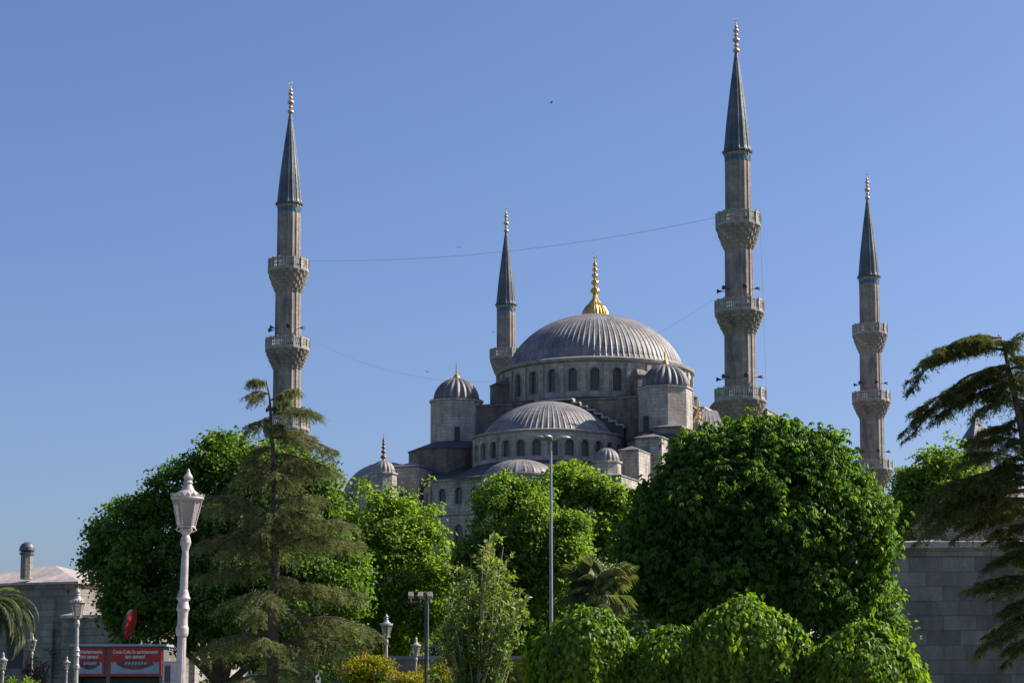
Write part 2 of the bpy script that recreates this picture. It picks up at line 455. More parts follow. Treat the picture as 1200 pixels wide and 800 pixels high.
def flat(x0, y0, x1, y1):
    """wall from (x0,y0) to (x1,y1); outward normal to the right of travel"""
    t = Vector((x1 - x0, y1 - y0)).normalized(); n = Vector((t.y, -t.x))
    def fn(u, z, d): return (x0 + t.x * u + n.x * d, y0 + t.y * u + n.y * d, z)
    return fn


def ribbed(ribs, amp):
    """standing seams: 5 steps per rib, one raised"""
    def rf(i, z): return 1.0 + (amp if i % 5 == 0 else 0.0)
    return rf


def gored(per, amp):
    def rf(i, z):
        x = (i % per) / per
        return 1.0 - amp * (abs(2 * x - 1)) ** 2.0 * 1.0
    return rf


def dome_prof(r, z0, h, n=16, mix=.5):
    out = []; rho = (r * r + h * h) / (2 * h)
    for k in range(n):
        x = r * math.cos(math.pi / 2 * k / n); ell = h * math.sin(math.pi / 2 * k / n); cap = math.sqrt(max(0, rho * rho - x * x)) - (rho - h)
        out.append((x, z0 + (1 - mix) * ell + mix * cap))
    return out + [(0.0, z0 + h)]


def finial_prof(z, s, bulb=True):
    """stack of balls on a stem; total height about 7.6*s with a bulb foot"""
    pr = []
    if bulb: pr += [(1.55 * s, z), (1.62 * s, z + 0.25 * s), (1.5 * s, z + 0.7 * s), (1.15 * s, z + 1.25 * s), (0.7 * s, z + 1.7 * s), (0.36 * s, z + 2.15 * s), (0.24 * s, z + 2.7 * s)]; z += 2.7 * s
    else: pr += [(0.3 * s, z), (0.22 * s, z + 0.3 * s)]; z += 0.3 * s
    for rr in (0.52, 0.42, 0.34, 0.27, 0.22):
        rr *= s
        pr += [(0.16 * s, z)] + [(0.16 * s + (rr - 0.12 * s) * math.sin(math.pi * k / 6), z + rr * 1.7 * k / 6) for k in range(1, 6)] + [(0.14 * s, z + rr * 1.7), (0.12 * s, z + rr * 1.7 + 0.18 * s)]
        z += rr * 1.7 + 0.18 * s
    pr += [(0.09 * s, z), (0.02 * s, z + 0.9 * s), (0, z + 0.95 * s)]
    return pr, z


def crescent(mb, c, r, th=0.05):
    """upright crescent open upward"""
    for k in range(10):
        a0 = math.pi * (0.62 + 1.76 * k / 10); a1 = math.pi * (0.62 + 1.76 * (k + 1) / 10)
        def w_(a): return r * 0.22 * max(0.12, math.sin((a - math.pi * .62) / 1.76))
        p = [Vector((c[0] + (r - w_(a)) * math.cos(a), c[1], c[2] + (r - w_(a)) * math.sin(a))) for a in (a0, a1)]
        q = [Vector((c[0] + r * math.cos(a), c[1], c[2] + r * math.sin(a))) for a in (a1, a0)]
        mid = (p[0] + p[1] + q[0] + q[1]) / 4
        mb.face([v + Vector((0, -th, 0)) for v in p + q]); mb.face([v + Vector((0, th, 0)) for v in reversed(p + q)])
        mb.face([p[0] + Vector((0, th, 0)), p[1] + Vector((0, th, 0)), p[1] - Vector((0, th, 0)), p[0] - Vector((0, th, 0))])
        mb.face([q[0] + Vector((0, th, 0)), q[1] + Vector((0, th, 0)), q[1] - Vector((0, th, 0)), q[0] - Vector((0, th, 0))])


MC = (9.5, 221.0); MA = R(-22)
mosque = empty('mosque', (MC[0], MC[1], 0), MA, 'grey stone mosque with a ribbed lead main dome, stepped half domes and gilded finials', 'mosque')

# --- central block and drum
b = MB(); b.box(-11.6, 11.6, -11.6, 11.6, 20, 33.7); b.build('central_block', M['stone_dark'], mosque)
b = MB(); b.box(-11.9, 11.9, -11.9, 11.9, 33.7, 33.95); b.prism([(11.9 * math.cos(math.pi * k / 16), 11.9 * math.sin(math.pi * k / 16)) for k in range(32)], 33.952, 34.2)
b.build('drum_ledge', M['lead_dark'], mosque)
RD = 10.9; NW = 28; ZD0, ZD1 = 34.2, 38.3
fn = cyl(0, 0, RD); per = 2 * math.pi * RD / NW
ops = [((k + .5) * per, 1.0, 35.0, 37.55) for k in range(NW)]
b = MB(); arch_wall(b, fn, 0, 2 * math.pi * RD, ZD0, ZD1, ops, 0.4)
for k in range(NW):          # flat pilasters between the windows
    a = k * per / RD; c_, s_ = math.cos(a), math.sin(a)
    b.obox((c_ * (RD + .06), s_ * (RD + .06), (ZD0 + ZD1) / 2 - .12), (c_ * .16, s_ * .16, 0), (-s_ * .26, c_ * .26, 0), (0, 0, (ZD1 - ZD0) / 2 - .14))
drum = b.build('dome_drum', M['stone'], mosque)
for op in ops: arch_pane('window', fn, op, M['lattice'], drum, 0.4, 0.12)
b = MB(); b.lathe([(RD, ZD1 - .1), (RD + .35, ZD1 + .02), (RD + .42, ZD1 + .3), (RD + .2, ZD1 + .42), (10.2, ZD1 + .6)], 112)
b.build('drum_cornice', M['cornice'], mosque)
# --- corner buttresses of the drum
for sx in (-1, 1):
    for sy in (-1, 1):
        b = MB(); d = Vector((sx, sy)).normalized(); n_ = Vector((-d.y, d.x))
        for (r0, r1, hw, z1) in ((10.4, 12.6, 1.15, 36.6),):
            P = [d * r0 + n_ * hw, d * r1 + n_ * hw * .8, d * r1 - n_ * hw * .8, d * r0 - n_ * hw]
            P = [(p.x, p.y) for p in P]
            if Vector((P[1][0] - P[0][0], P[1][1] - P[0][1])).cross(Vector((P[2][0] - P[1][0], P[2][1] - P[1][1]))) < 0: P.reverse()
            b.prism(P, 33.9, z1)
            b.roof(P, z1, ((d * r0).x, (d * r0).y, z1 + 1.2), .1)
        b.build('drum_buttress', M['stone_dark'], mosque)
# --- main dome
md = MB(); pr = [(10.05, 38.85), (10.0, 39.05)] + dome_prof(9.85, 39.1, 6.25, 24)[1:]
md.lathe(pr, 96 * 5, rf=lambda i, z: (1.0 + (0.009 if i % 5 == 0 else 0)))
dome = md.build('main_dome', M['lead'], mosque)
fm = MB(); pr, zt = finial_prof(45.15, 0.98); fm.lathe(pr, 48, rf=lambda i, z: 1.0 - (0.07 * (i % 2)) if z < 47.4 else 1.0)
crescent(fm, (0, 0, zt + .75), 0.36); fm.build('finial', M['gold'], dome, smooth=False)

# --- corner turrets
def octa(cx, cy, r, ph=22.5): return [(cx + r * math.cos(R(ph + 45 * k)), cy + r * math.sin(R(ph + 45 * k))) for k in range(8)]

for (sx, sy) in ((-1, -1), (1, -1), (1, 1), (-1, 1)):
    cx, cy = 12.15 * sx + (.2 if sx < 0 else 0), 12.15 * sy
    b = MB(); b.prism(octa(cx, cy, 2.85), 20, 34.2)
    b.prism(octa(cx, cy, 2.98), 34.202, 34.42)
    tw = b.build('corner_turret', M['stone'], mosque)
    o_ = MB(); o_.prism(octa(cx, cy, 3.0), 34.422, 34.5); o_.build('turret_eave', M['lead_dark'], tw)
    b = MB(); b.lathe([(2.6, 34.5)] + dome_prof(2.55, 34.55, 2.45, 12), 20 * 6, (cx, cy), rf=lambda i, z: 1.0 - 0.10 * abs(((i % 6) / 3.0) - 1) ** 1.3)
    td = b.build('turret_dome', M['lead_turret'], tw)
    b = MB(); pr, zt = finial_prof(36.95, 0.26); b.lathe(pr, 16, (cx, cy)); b.build('finial', M['gold'], td)
    if sy < 0:
        b = MB(); a = R(-90 + 45 * (-sx) * -1) if False else R(-67.5 if sx < 0 else -112.5)
        b.box(cx + 1.0 * (1 if sx < 0 else -1), cx + 1.6 * (1 if sx < 0 else -1), cy - 2.76, cy - 2.70, 29.6, 31.2)
        b.build('opening', M['black'], tw)
    # spreading base under the turret
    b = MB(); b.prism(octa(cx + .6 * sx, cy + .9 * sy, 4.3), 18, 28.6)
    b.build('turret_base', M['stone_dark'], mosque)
    b = MB(); P = octa(cx + .6 * sx, cy + .9 * sy, 4.42)
    b.prism(P, 28.602, 28.74)
    for k in range(8):
        a_, c_ = P[k], P[(k + 1) % 8]; Q = octa(cx, cy, 3.0); q1, q2 = Q[k], Q[(k + 1) % 8]
        b.face([(a_[0], a_[1], 28.745), (c_[0], c_[1], 28.745), (q2[0], q2[1], 29.7), (q1[0], q1[1], 29.7)])
    b.build('base_roof', M['lead_dark'], mosque)


# --- the sides: stepped arch wall, half dome, its drum, lead skirt and small half dome
def side(rot, exedras=True, low=True):
    c_, s_ = math.cos(rot), math.sin(rot)
    grp = bpy.data.objects.new('side_bay', None); COL.objects.link(grp); grp.parent = mosque; grp.rotation_euler = (0, 0, rot)
    # high wall between the turrets
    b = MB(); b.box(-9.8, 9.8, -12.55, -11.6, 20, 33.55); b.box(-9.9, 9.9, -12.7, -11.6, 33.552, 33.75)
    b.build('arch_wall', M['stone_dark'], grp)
    # stepped gable, solid steps with pale coping
    b = MB(); cp = MB(); n = 8
    for k in range(n):
        x0 = 1.3 + 0.82 * k; x1 = x0 + 0.82; z1 = 33.62 - 0.44 * k
        for sg in (-1, 1):
            xa, xb = sorted((sg * x0, sg * x1))
            b.box(xa, xb, -13.3, -12.552, 20, z1)
            cp.box(xa - (.06 if sg < 0 else 0), xb + (.06 if sg > 0 else 0), -13.5, -12.554, z1 + .002, z1 + .2)
            xr = xb if sg > 0 else xa
            cp.box(min(xr, xr + sg * .1), max(xr, xr + sg * .16), -13.5, -12.556, z1 - .44 + .202, z1)
    b.box(-1.3, 1.3, -13.3, -12.552, 20, 33.62); cp.box(-1.3, 1.3, -13.5, -12.554, 33.622, 33.84)
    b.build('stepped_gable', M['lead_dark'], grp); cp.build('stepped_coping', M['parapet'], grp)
    # half dome drum with windows
    cy = -13.3; rr = 8.2; hx = -.6; f2 = cyl(hx, cy, rr, math.pi)
    L = math.pi * rr; nw = 15; pw = L / nw
    ops = [((k + .5) * pw, 0.95, 26.75, 28.5) for k in range(nw)]
    b = MB(); arch_wall(b, f2, 0, L, 25.4, 29.35, ops, 0.35); dr = b.build('half_dome_drum', M['stone'], grp)
    for op in ops: arch_pane('window', f2, op, M['lattice'], dr, 0.35, 0.14)
    b = MB(); b.lathe([(rr, 29.25), (rr + .22, 29.36), (rr + .24, 29.5), (7.0, 29.75)], 60, (hx, cy), math.pi, 2 * math.pi)
    b.build('half_dome_cornice', M['parapet'], grp)
    b = MB(); b.lathe([(7.15, 29.7)] + dome_prof(7.08, 29.78, 3.75, 16, .95), 36 * 5, (hx, cy), math.pi, 2 * math.pi, rf=lambda i, z: 1.0 + (0.012 if i % 5 == 0 else 0))
    b.build('half_dome', M['lead'], grp)
    # lead skirt roof
    b = MB(); b.lathe([(13.2, 24.25), (11.4, 24.8), (8.9, 25.9), (8.22, 26.3)], 48 * 5, (hx, cy), math.pi, 2 * math.pi, rf=lambda i, z: 1.0 + (0.006 if i % 5 == 0 else 0))
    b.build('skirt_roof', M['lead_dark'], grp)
    # lower wall: polygon with windows
    pts = [(-13.4, -12.5), (-13.4, -18.5), (-9.2, -24.2), (-3.2, -25.2), (3.2, -25.2), (9.2, -24.2), (13.4, -18.5), (13.4, -12.5)]
    b = MB(); panes = []
    for i in range(len(pts) - 1):
        a_, e_ = pts[i], pts[i + 1]; L = math.dist(a_, e_); f3 = flat(a_[0], a_[1], e_[0], e_[1])
        nn = max(1, int(L / 2.0)); oo = [((k + .5) * L / nn, 0.95, 21.7, 23.4) for k in range(nn)]
        arch_wall(b, f3, 0, L, 20.7, 24.1, oo, 0.35); panes += [(f3, op) for op in oo]
        oo = [((k + .5) * L / nn, 1.05, 17.2, 19.6) for k in range(nn)]
        arch_wall(b, f3, 0, L, 0, 20.55, oo, 0.35); panes += [(f3, op) for op in oo]
    b.face([(p[0], p[1], 24.1) for p in pts])
    lw = b.build('lower_wall', M['stone'], grp)
    for f3, op in panes: arch_pane('window', f3, op, M['lattice'], lw, 0.35)
    b = MB()
    P2 = [(p[0] * 1.015, -12.5 + (p[1] + 12.5) * 1.02) for p in pts]
    b.prism(P2, 24.102, 24.32); b.prism(P2, 20.552, 20.70)
    b.build('string_course', M['cornice'], grp)
    # small half dome (exedra) in front
    ey = -23.2; er = 4.0; f4 = cyl(0, ey, er, math.pi)
    L = math.pi * er; oo = [((k + .5) * L / 5, 0.95, 21.9, 23.5) for k in range(5)]
    b = MB(); arch_wall(b, f4, 0, L, 14, 24.15, oo, 0.35); ex = b.build('exedra_wall', M['stone'], grp)
    for op in oo: arch_pane('window', f4, op, M['lattice'], ex, 0.35, 0.12)
    b = MB(); b.lathe([(er, 24.1), (er + .2, 24.2), (er + .2, 24.4), (3.6, 24.5)], 40, (0, ey), math.pi, 2 * math.pi); b.build('exedra_cornice', M['parapet'], grp)
    b = MB(); b.lathe([(3.75, 24.4)] + dome_prof(3.7, 24.45, 1.7, 10), 24 * 5, (0, ey), 0, 2 * math.pi, rf=lambda i, z: 1.0 + (0.02 if i % 5 == 0 else 0))
    b.build('exedra_dome', M['lead'], grp)
    return grp


# the rotated bays must be direct parts of the mosque: bake the bay's rotation into each part
def flatten(grp):
    rot = grp.rotation_euler[2]
    for ch in children(grp):
        ch.parent = mosque; ch.rotation_euler = (0, 0, rot)
    bpy.data.objects.remove(grp)


for rot in (0, R(90), R(-90)): flatten(side(rot))

# --- body of the prayer hall below
b = MB(); b.box(-23.5, 23.5, -21.5, 26, 0, 19.2); b.build('hall_body', M['stone'], mosque)
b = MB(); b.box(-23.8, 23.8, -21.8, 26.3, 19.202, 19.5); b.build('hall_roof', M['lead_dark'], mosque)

# --- corner dome at the left, with its low drum
def corner_dome(cx, cy, r, z0, h, drum_h=2.2):
    b = MB(); b.lathe([(r + .35, 0), (r + .35, z0 - .3), (r + .6, z0 - .2), (r + .6, z0), (r, z0 + .1)], 32, (cx, cy)); d_ = b.build('corner_dome_drum', M['stone_dark'], mosque)
    b = MB(); b.lathe([(r, z0 + .05)] + dome_prof(r, z0 + .1, h, 14), 40 * 5, (cx, cy), rf=lambda i, z: 1.0 + (0.012 if i % 5 == 0 else 0)); b.build('corner_dome', M['lead'], mosque)
corner_dome(-21.3, -10.2, 4.9, 24.3, 3.9)
corner_dome(21.3, -10.2, 4.9, 24.3, 3.9)


def pier_block(x0, x1, y0, y1, z, rise=0.7, name='buttress_block', mat='stone', over=.25):
    P = [(x0, y0), (x1, y0), (x1, y1), (x0, y1)]
    b = MB(); b.prism(P, 10, z); o = b.build(name, M[mat], mosque)
    m_ = min(x1 - x0, y1 - y0) / 2; xm = (x0 + x1) / 2
    b = MB()
    if (y1 - y0) > (x1 - x0) * 1.2: ap = ((xm, y0 + m_, z + rise + .13), (xm, y1 - m_, z + rise + .13))
    else: ap = (xm, (y0 + y1) / 2, z + rise + .13)
    b.roof(P, z + .13, ap, over); b.build('block_roof', M['lead'], o)
    return o


def weight_turret(cx, cy, r, z0, z1, bz=None, metal='bronze', fs=0.3):
    b = MB(); b.prism(octa(cx, cy, r), z0, z1); b.prism(octa(cx, cy, r + .14), z1 + .002, z1 + .16); t_ = b.build('weight_turret', M['stone'], mosque)
    b = MB(); b.lathe([(r * .92, z1 + .16)] + dome_prof(r * .9, z1 + .2, r * .95, 8), 96, (cx, cy), rf=lambda i, z: 1.0 - 0.07 * abs(((i % 6) / 3.0) - 1) ** 1.5)
    d_ = b.build('turret_dome', M['lead'], t_)
    if fs:
        b = MB(); pr, zt = finial_prof(z1 + .2 + r * .9, fs, False); b.lathe(pr, 12, (cx, cy)); b.build('finial', M[metal], d_)
    return t_


# left group of piers
pier_block(-15.7, -12.6, -20.5, -14.6, 26.3, .55)                      # hipped block
pier_block(-17.3, -13.6, -25.6, -18.0, 23.1, .9, mat='stone')          # lower sloping pier
weight_turret(-15.3, -23.6, 1.42, 23.0, 25.2, fs=0.56)
# right group of piers
pier_block(10.9, 13.0, -23.8, -14.8, 26.4, .5)
pier_block(11.2, 14.0, -19.4, -13.6, 28.2, .5)
pier_block(9.3, 12.9, -29.0, -20, 23.3, .5)
weight_turret(10.45, -26.2, 1.42, 23.2, 24.95, fs=0)
pier_block(12.2, 15.2, -16.6, -12.2, 29.6, .4, mat='stone_dark')
# mid roofs left below the turret
b = MB(); b.face([(-16.5, -20.0, 24.4), (-8, -20.5, 24.4), (-8, -14, 27.6), (-16.0, -14, 27.6)]); b.face([(-16.5, -20.0, 24.4), (-16, -14, 27.6), (-16.3, -14, 24.4)])
b.build('lean_to_roof', M['lead_dark'], mosque)
# pieces beyond the right turret
pier_block(17.2, 19.6, 1.5, 8, 33.6, .5, mat='stone')
weight_turret(15.0, -9.6, .8, 24, 30.2, metal='gold', fs=0.5)

# ------------------------------------------------------------------ minarets
def star(n, amp, ph=0):
    def rf(i, z): return 1.0 + amp * (1 if (i + ph) % 2 == 0 else -1)
    return rf


def build_minaret():
    root = empty('minaret', (0, 0, 0))
    NS = 16
    def shaft_rf(i, z):                    # 16 flat sides with a slim roll moulding at each corner
        k = i % 6
        return (1.035, 1.035, 0.985, 0.978, 0.978, 0.985)[k]
    secs = [(1.22, 48.0, 54.4), (1.33, 39.4, 45.2), (1.46, 30.8, 36.9), (1.60, 12.0, 28.3)]
    for r_, z0, z1 in secs:
        b = MB(); b.lathe([(r_ * 1.06, z0), (r_ * 1.06, z0 + .2), (r_ * 1.0, z0 + .3), (r_ * .985, z1 - .35), (r_ * 1.05, z1 - .25), (r_ * 1.05, z1)], NS * 6, rf=shaft_rf)
        b.build('shaft', M['minaret'], root)
    b = MB(); b.lathe([(3.3, 0), (3.3, 8.2), (3.5, 8.3), (3.5, 8.7), (3.2, 8.8), (1.65, 12.0)], 12); b.build('base', M['stone'], root)
    for (zb, zp, zt, ri, ro) in ((44.9, 47.1, 48.35, 1.33, 2.12), (36.7, 38.6, 39.8, 1.46, 2.3), (28.1, 30.0, 31.2, 1.60, 2.4)):
        # muqarnas corbel: tiers of scallops
        b = MB(); tiers = 6
        for k in range(tiers):
            t0 = k / tiers; t1 = (k + 1) / tiers
            r0 = ri + (ro - ri) * t0 ** .8; r1 = ri + (ro - ri) * t1 ** .8
            z0 = zb + (zp - zb) * t0; z1 = zb + (zp - zb) * t1
            b.lathe([(r0 * .97, z0), (r0 * 1.0, z0 + .02), (r1 * 1.0, z1 - .08), (r1 * 1.0, z1), (r1 * .9, z1 + .001)], 64,
                    rf=(lambda ph: (lambda i, z: 1.0 + 0.045 * math.cos(2 * math.pi * (i + ph) / 4)))(2 * (k % 2)))
        bal = b.build('balcony', M['minaret'], root)
        b = MB(); b.lathe([(ri, zp), (ro + .06, zp), (ro + .08, zp + .14), (ri, zp + .16)], 48); b.build('balcony_floor', M['parapet'], bal)
        b = MB(); ns = 16
        for k in range(ns):
            a0 = 2 * math.pi * k / ns; a1 = 2 * math.pi * (k + 1) / ns
            p0 = Vector((ro * math.cos(a0), ro * math.sin(a0), 0)); p1 = Vector((ro * math.cos(a1), ro * math.sin(a1), 0))
            t_ = (p1 - p0); L = t_.length; t_.normalize(); n_ = Vector((t_.y, -t_.x, 0))
            b.obox(p0 + Vector((0, 0, (zp + zt) / 2 + .12)), n_ * .09, t_ * .09, (0, 0, (zt - zp) / 2 + .02))   # post
            mid = (p0 + p1) / 2
            b.obox(mid + Vector((0, 0, zt - .02)), n_ * .07, t_ * (L / 2 - .08), (0, 0, .08))                   # top rail
            b.obox(mid + Vector((0, 0, zp + .25)), n_ * .06, t_ * (L / 2 - .08), (0, 0, .1))
            for q in range(1, 4):
                b.obox(p0 + t_ * (L * q / 4) + Vector((0, 0, (zp + zt) / 2 + .1)), n_ * .04, t_ * .055, (0, 0, (zt - zp) / 2 - .2))
            for zz in (.45, .72):
                b.obox(mid + Vector((0, 0, zp + .1 + (zt - zp) * zz)), n_ * .035, t_ * (L / 2 - .08), (0, 0, .045))
        b.build('parapet', M['parapet'], bal)
    b = MB(); b.lathe([(1.2, 53.6), (1.24, 53.6), (1.24, 54.1), (1.2, 54.1)], 48)
    for k in range(24):
        a = 2 * math.pi * k / 24; c_, s_ = math.cos(a), math.sin(a)
        b.obox((1.235 * c_, 1.235 * s_, 53.85), (.02 * c_, .02 * s_, 0), (-.09 * s_, .09 * c_, 0), (0, 0, .19))
    b.build('tile_band', M['tile'], root)
    b = MB(); b.lathe([(1.2, 54.38), (1.42, 54.45), (1.44, 54.6), (1.3, 54.7), (1.24, 55.0), (1.0, 57.6), (.58, 61.2), (.2, 64.1), (.12, 64.6)], 16 * 5, rf=lambda i, z: 1.0 + (0.05 if i % 5 == 0 else 0))
    sp = b.build('spire', M['lead_spire'], root)
    b = MB(); z = 64.45; pr = [(.13, z)]
    for rr in (.32, .22, .34, .2, .26, .16):
        pr += [(.09, z)] + [(.09 + (rr - .08) * math.sin(math.pi * k / 6), z + rr * 1.75 * k / 6) for k in range(1, 6)] + [(.08, z + rr * 1.75)]
        z += rr * 1.75 + .04
    pr += [(.05, z), (.015, z + .75), (0, z + .77)]; b.lathe(pr, 14); crescent(b, (0, 0, z + .6), .19, .03)
    b.build('finial', M['pale_gold'], sp)
    for zc in (40.9, 32.3):
        for a in (R(-170), R(-120), R(-60), R(-10)):
            b = MB(); d = Vector((math.cos(a), math.sin(a), 0)); r0 = 1.3 if zc > 36 else 1.45
            pts = [d * (r0 + x) + Vector((0, 0, zc + .04 * x)) for x in (0, .35, .5, .6, .82, .84)]
            b.path(pts, [.035, .035, .1, .1, .24, .2], 10); b.build('loudspeaker', M['black'], root)
    return root


mina = build_minaret()
mloc = [((21.9, 186.1), 'grey minaret nearest the viewer, tallest in the picture, with three carved balconies'),
        ((-23.9, 206.2), 'stone minaret rising behind the pointed olive conifer left of the mosque'),
        ((44.9, 242.7), 'slender far minaret standing alone between the big chestnut tree and the dark cedar'),
        ((-0.8, 260.2), 'far minaret half hidden behind the left shoulder of the main dome')]
for i, ((x, y), lab) in enumerate(mloc):
    o = mina if i == 0 else copy_tree(mina)
    o.location = (x, y, 0); o.rotation_euler = (0, 0, MA)
    tag(o, lab, 'minaret', 'minarets around the mosque')

# wires strung between the minarets
def wire(name, p, q, sag, label, r=0.028, n=40):
    p = Vector(p); q = Vector(q); b = MB()
    pts = [p.lerp(q, t / n) - Vector((0, 0, sag * 4 * (t / n) * (1 - t / n))) for t in range(n + 1)]
    b.path(pts, r, 4); tag(b.build(name, M['wire']), label, 'wire')
wire('cable', (-21.8, 205.4, 48.2), (19.7, 187, 48.3), 1.2, 'thin upper wire strung between the top balconies of the two nearest minarets', .018)
wire('cable', (-21.6, 205.4, 39.8), (19.5, 187, 40.2), 6.2, 'faint lower wire drooping from the middle balcony of the left minaret', .009)
wire('cable', (24.0, 186, 47.2), (24.4, 186, 29.8), 0, 'faint upright wire hanging beside the tallest minaret', .009)
#@@END_MOSQUE

# ------------------------------------------------------------------ vegetation helpers (numpy)
def unit(a): return a / np.maximum(np.linalg.norm(a, axis=-1, keepdims=True), 1e-9)


def leaves(P, D, Nn, L, W, rng, fold=0.25, curl=0.25):
    """folded rhombic leaves: base P, axis D, face normal Nn"""
    D = unit(D); S = unit(np.cross(D, Nn)); U = unit(np.cross(S, D))
    L = L[:, None]; W = W[:, None]
    b = P; tip = P + D * L - U * L * curl
    mid = P + D * L * 0.48
    l = mid + S * W * 0.5 + U * W * fold; r = mid - S * W * 0.5 + U * W * fold
    V = np.stack([b, l, tip, r], 1).reshape(-1, 3)
    n = len(P); i = np.arange(n) * 4
    F = np.stack([np.stack([i, i + 1, i + 2], 1), np.stack([i, i + 2, i + 3], 1)], 1).reshape(-1, 3)
    return V, F


def lump(d, seed, amp):
    r = np.random.default_rng(seed); o = np.zeros(len(d))
    for k in range(7):
        v = r.normal(size=3) * (2.2 + 1.4 * k); o += np.sin(d @ v + r.uniform(0, 6.28)) / (1 + 0.5 * k)
    return 1 + amp * o / 2.2


def lobes_px(lst, Y):
    """lobes given in photo pixels -> (centre, radii)"""
    out = []
    for q in lst:
        px, py, rx, ry, dy = (list(q) + [None] * 5)[:5]
        if ry is None: ry = rx
        if dy is None: dy = 0
        c = T(px, py, Y + dy); k = (Y + dy) / FPX * .9
        out.append((np.array(c), np.array([rx * k, (rx + ry) / 2 * k * 0.9, ry * k])))
    return out


def sublobes(lobes, k, f, seed, subz=.85):
    r = np.random.default_rng(seed + 900); out = [(c, q * (1 - f * .55)) for c, q in lobes]
    for c, q in lobes:
        kk = max(4, int(k * (q[0] * q[2]) ** .5))
        for i in range(kk):
            d = unit(r.normal(size=3)); d[1] -= .25; d = unit(d); s = f * r.uniform(.5, 1.5)
            wx = 1.15 if subz < 1 else .85
            out.append((c + d * q * (1 - s * (.5 if subz < 1 else .25)), q * s * np.array([wx, wx, subz])))
    return out


def crown_points(lobes, n, rng, seed, shell=0.22, amp=0.13, fill=0.12, stray=0.05, gaps=.5, gw=1.3):
    area = np.array([r[0] * r[2] for c, r in lobes]); idx = rng.choice(len(lobes), n, p=area / area.sum())
    C_ = np.array([c for c, r in lobes])[idx]; Rr = np.array([r for c, r in lobes])[idx]
    d = unit(rng.normal(size=(n, 3)))
    t = 1 - np.abs(rng.normal(0, shell, n)); t = np.where(rng.random(n) < fill, rng.uniform(.3, .9, n), t)
    t = np.clip(t, .2, 1) * lump(d + C_ * 0.37, seed, amp) * np.where(rng.random(n) < stray, rng.uniform(1.05, 1.3, n), 1)
    p = C_ + d * Rr * t[:, None]
    keep = np.ones(n, bool)
    for c, r in lobes:
        q = np.linalg.norm((p - c) / r, axis=1); keep &= ~((q < 0.72) & (rng.random(n) < 0.93))
    if gaps > 0:        # openings between the boughs
        gr = np.random.default_rng(seed + 77); gn = np.zeros(n)
        for k in range(9):
            v = unit(gr.normal(size=3)) * (2 * math.pi / (gw * gr.uniform(.55, 1.6))); v[2] *= 1.5
            gn += np.sin(p @ v + gr.uniform(0, 6.28))
        keep &= gn / 2.1 > (-1.3 + gaps * 1.6) + rng.normal(0, .12, n)
    # outward normal of the union
    nrm = unit(d / Rr)
    return p[keep], nrm[keep]


def make_crown(name, lobes, nclump, per, L, W, mat, parent, seed, spread=0.35, shell=0.2, amp=0.13, palmate=False,
               droop=0.3, flat=0.5, zmin=None, fill=0.12, curl=0.25, upbias=0.9, sub=7, subf=0.36, stray=0.05, subz=.85, gaps=.5, gw=1.3):
    rng = np.random.default_rng(seed)
    if sub: lobes = sublobes(lobes, sub, subf, seed, subz)
    C_, O = crown_points(lobes, nclump, rng, seed, shell, amp, fill, stray, gaps, gw)
    n = len(C_) * per
    tone_c = rng.random(len(C_))
    ci = np.repeat(np.arange(len(C_)), per)
    # each clump is a short spray reaching outwards
    ax = unit(O + rng.normal(0, .45, O.shape) + np.array([0, 0, .15]))
    s = rng.random(n) ** 0.7
    off = rng.normal(0, 1, (n, 3)) * spread * 0.42; off[:, 2] *= flat
    P = C_[ci] + ax[ci] * (s * spread)[:, None] + off
    Nn = unit(O[ci] * 0.55 + np.array([0, 0, upbias]) + rng.normal(0, .42, (n, 3)))
    D = unit(ax[ci] * .6 + rng.normal(0, .75, (n, 3)) - np.array([0, 0, droop]))
    tone = np.clip(0.55 * tone_c[ci] + 0.45 * rng.random(n), 0, 1)
    if palmate:
        m = 5; Pn = np.repeat(P, m, 0); Nr = np.repeat(Nn, m, 0); Dr = np.repeat(D, m, 0)
        S = unit(np.cross(Dr, Nr)); Dr = unit(np.cross(Nr, S))
        ang = np.tile(np.array([-1.9, -.95, 0, .95, 1.9]), len(P)) + rng.normal(0, .12, len(Pn))
        Dl = Dr * np.cos(ang)[:, None] * 1.0 + S * np.sin(ang)[:, None] - Nr * 0.35 - np.array([0, 0, .25])
        ln = L * np.tile(np.array([.65, .9, 1.05, .9, .65]), len(P)) * rng.uniform(.8, 1.2, len(Pn))
        V, F = leaves(Pn, Dl, Nr, ln, ln * (W / L), rng, .15, curl); tone = np.repeat(tone, m)
    else:
        ln = L * rng.uniform(.65, 1.25, n)
        V, F = leaves(P, D, Nn, ln, ln * (W / L), rng, .22, curl)
    tf = np.repeat(tone, 2)
    if zmin is not None:
        cz = V[F].mean(1)[:, 2]; k = cz > zmin; F = F[k]; tf = tf[k]
    o = npmesh(name, V, F, mat, parent, tf)
    return o, C_


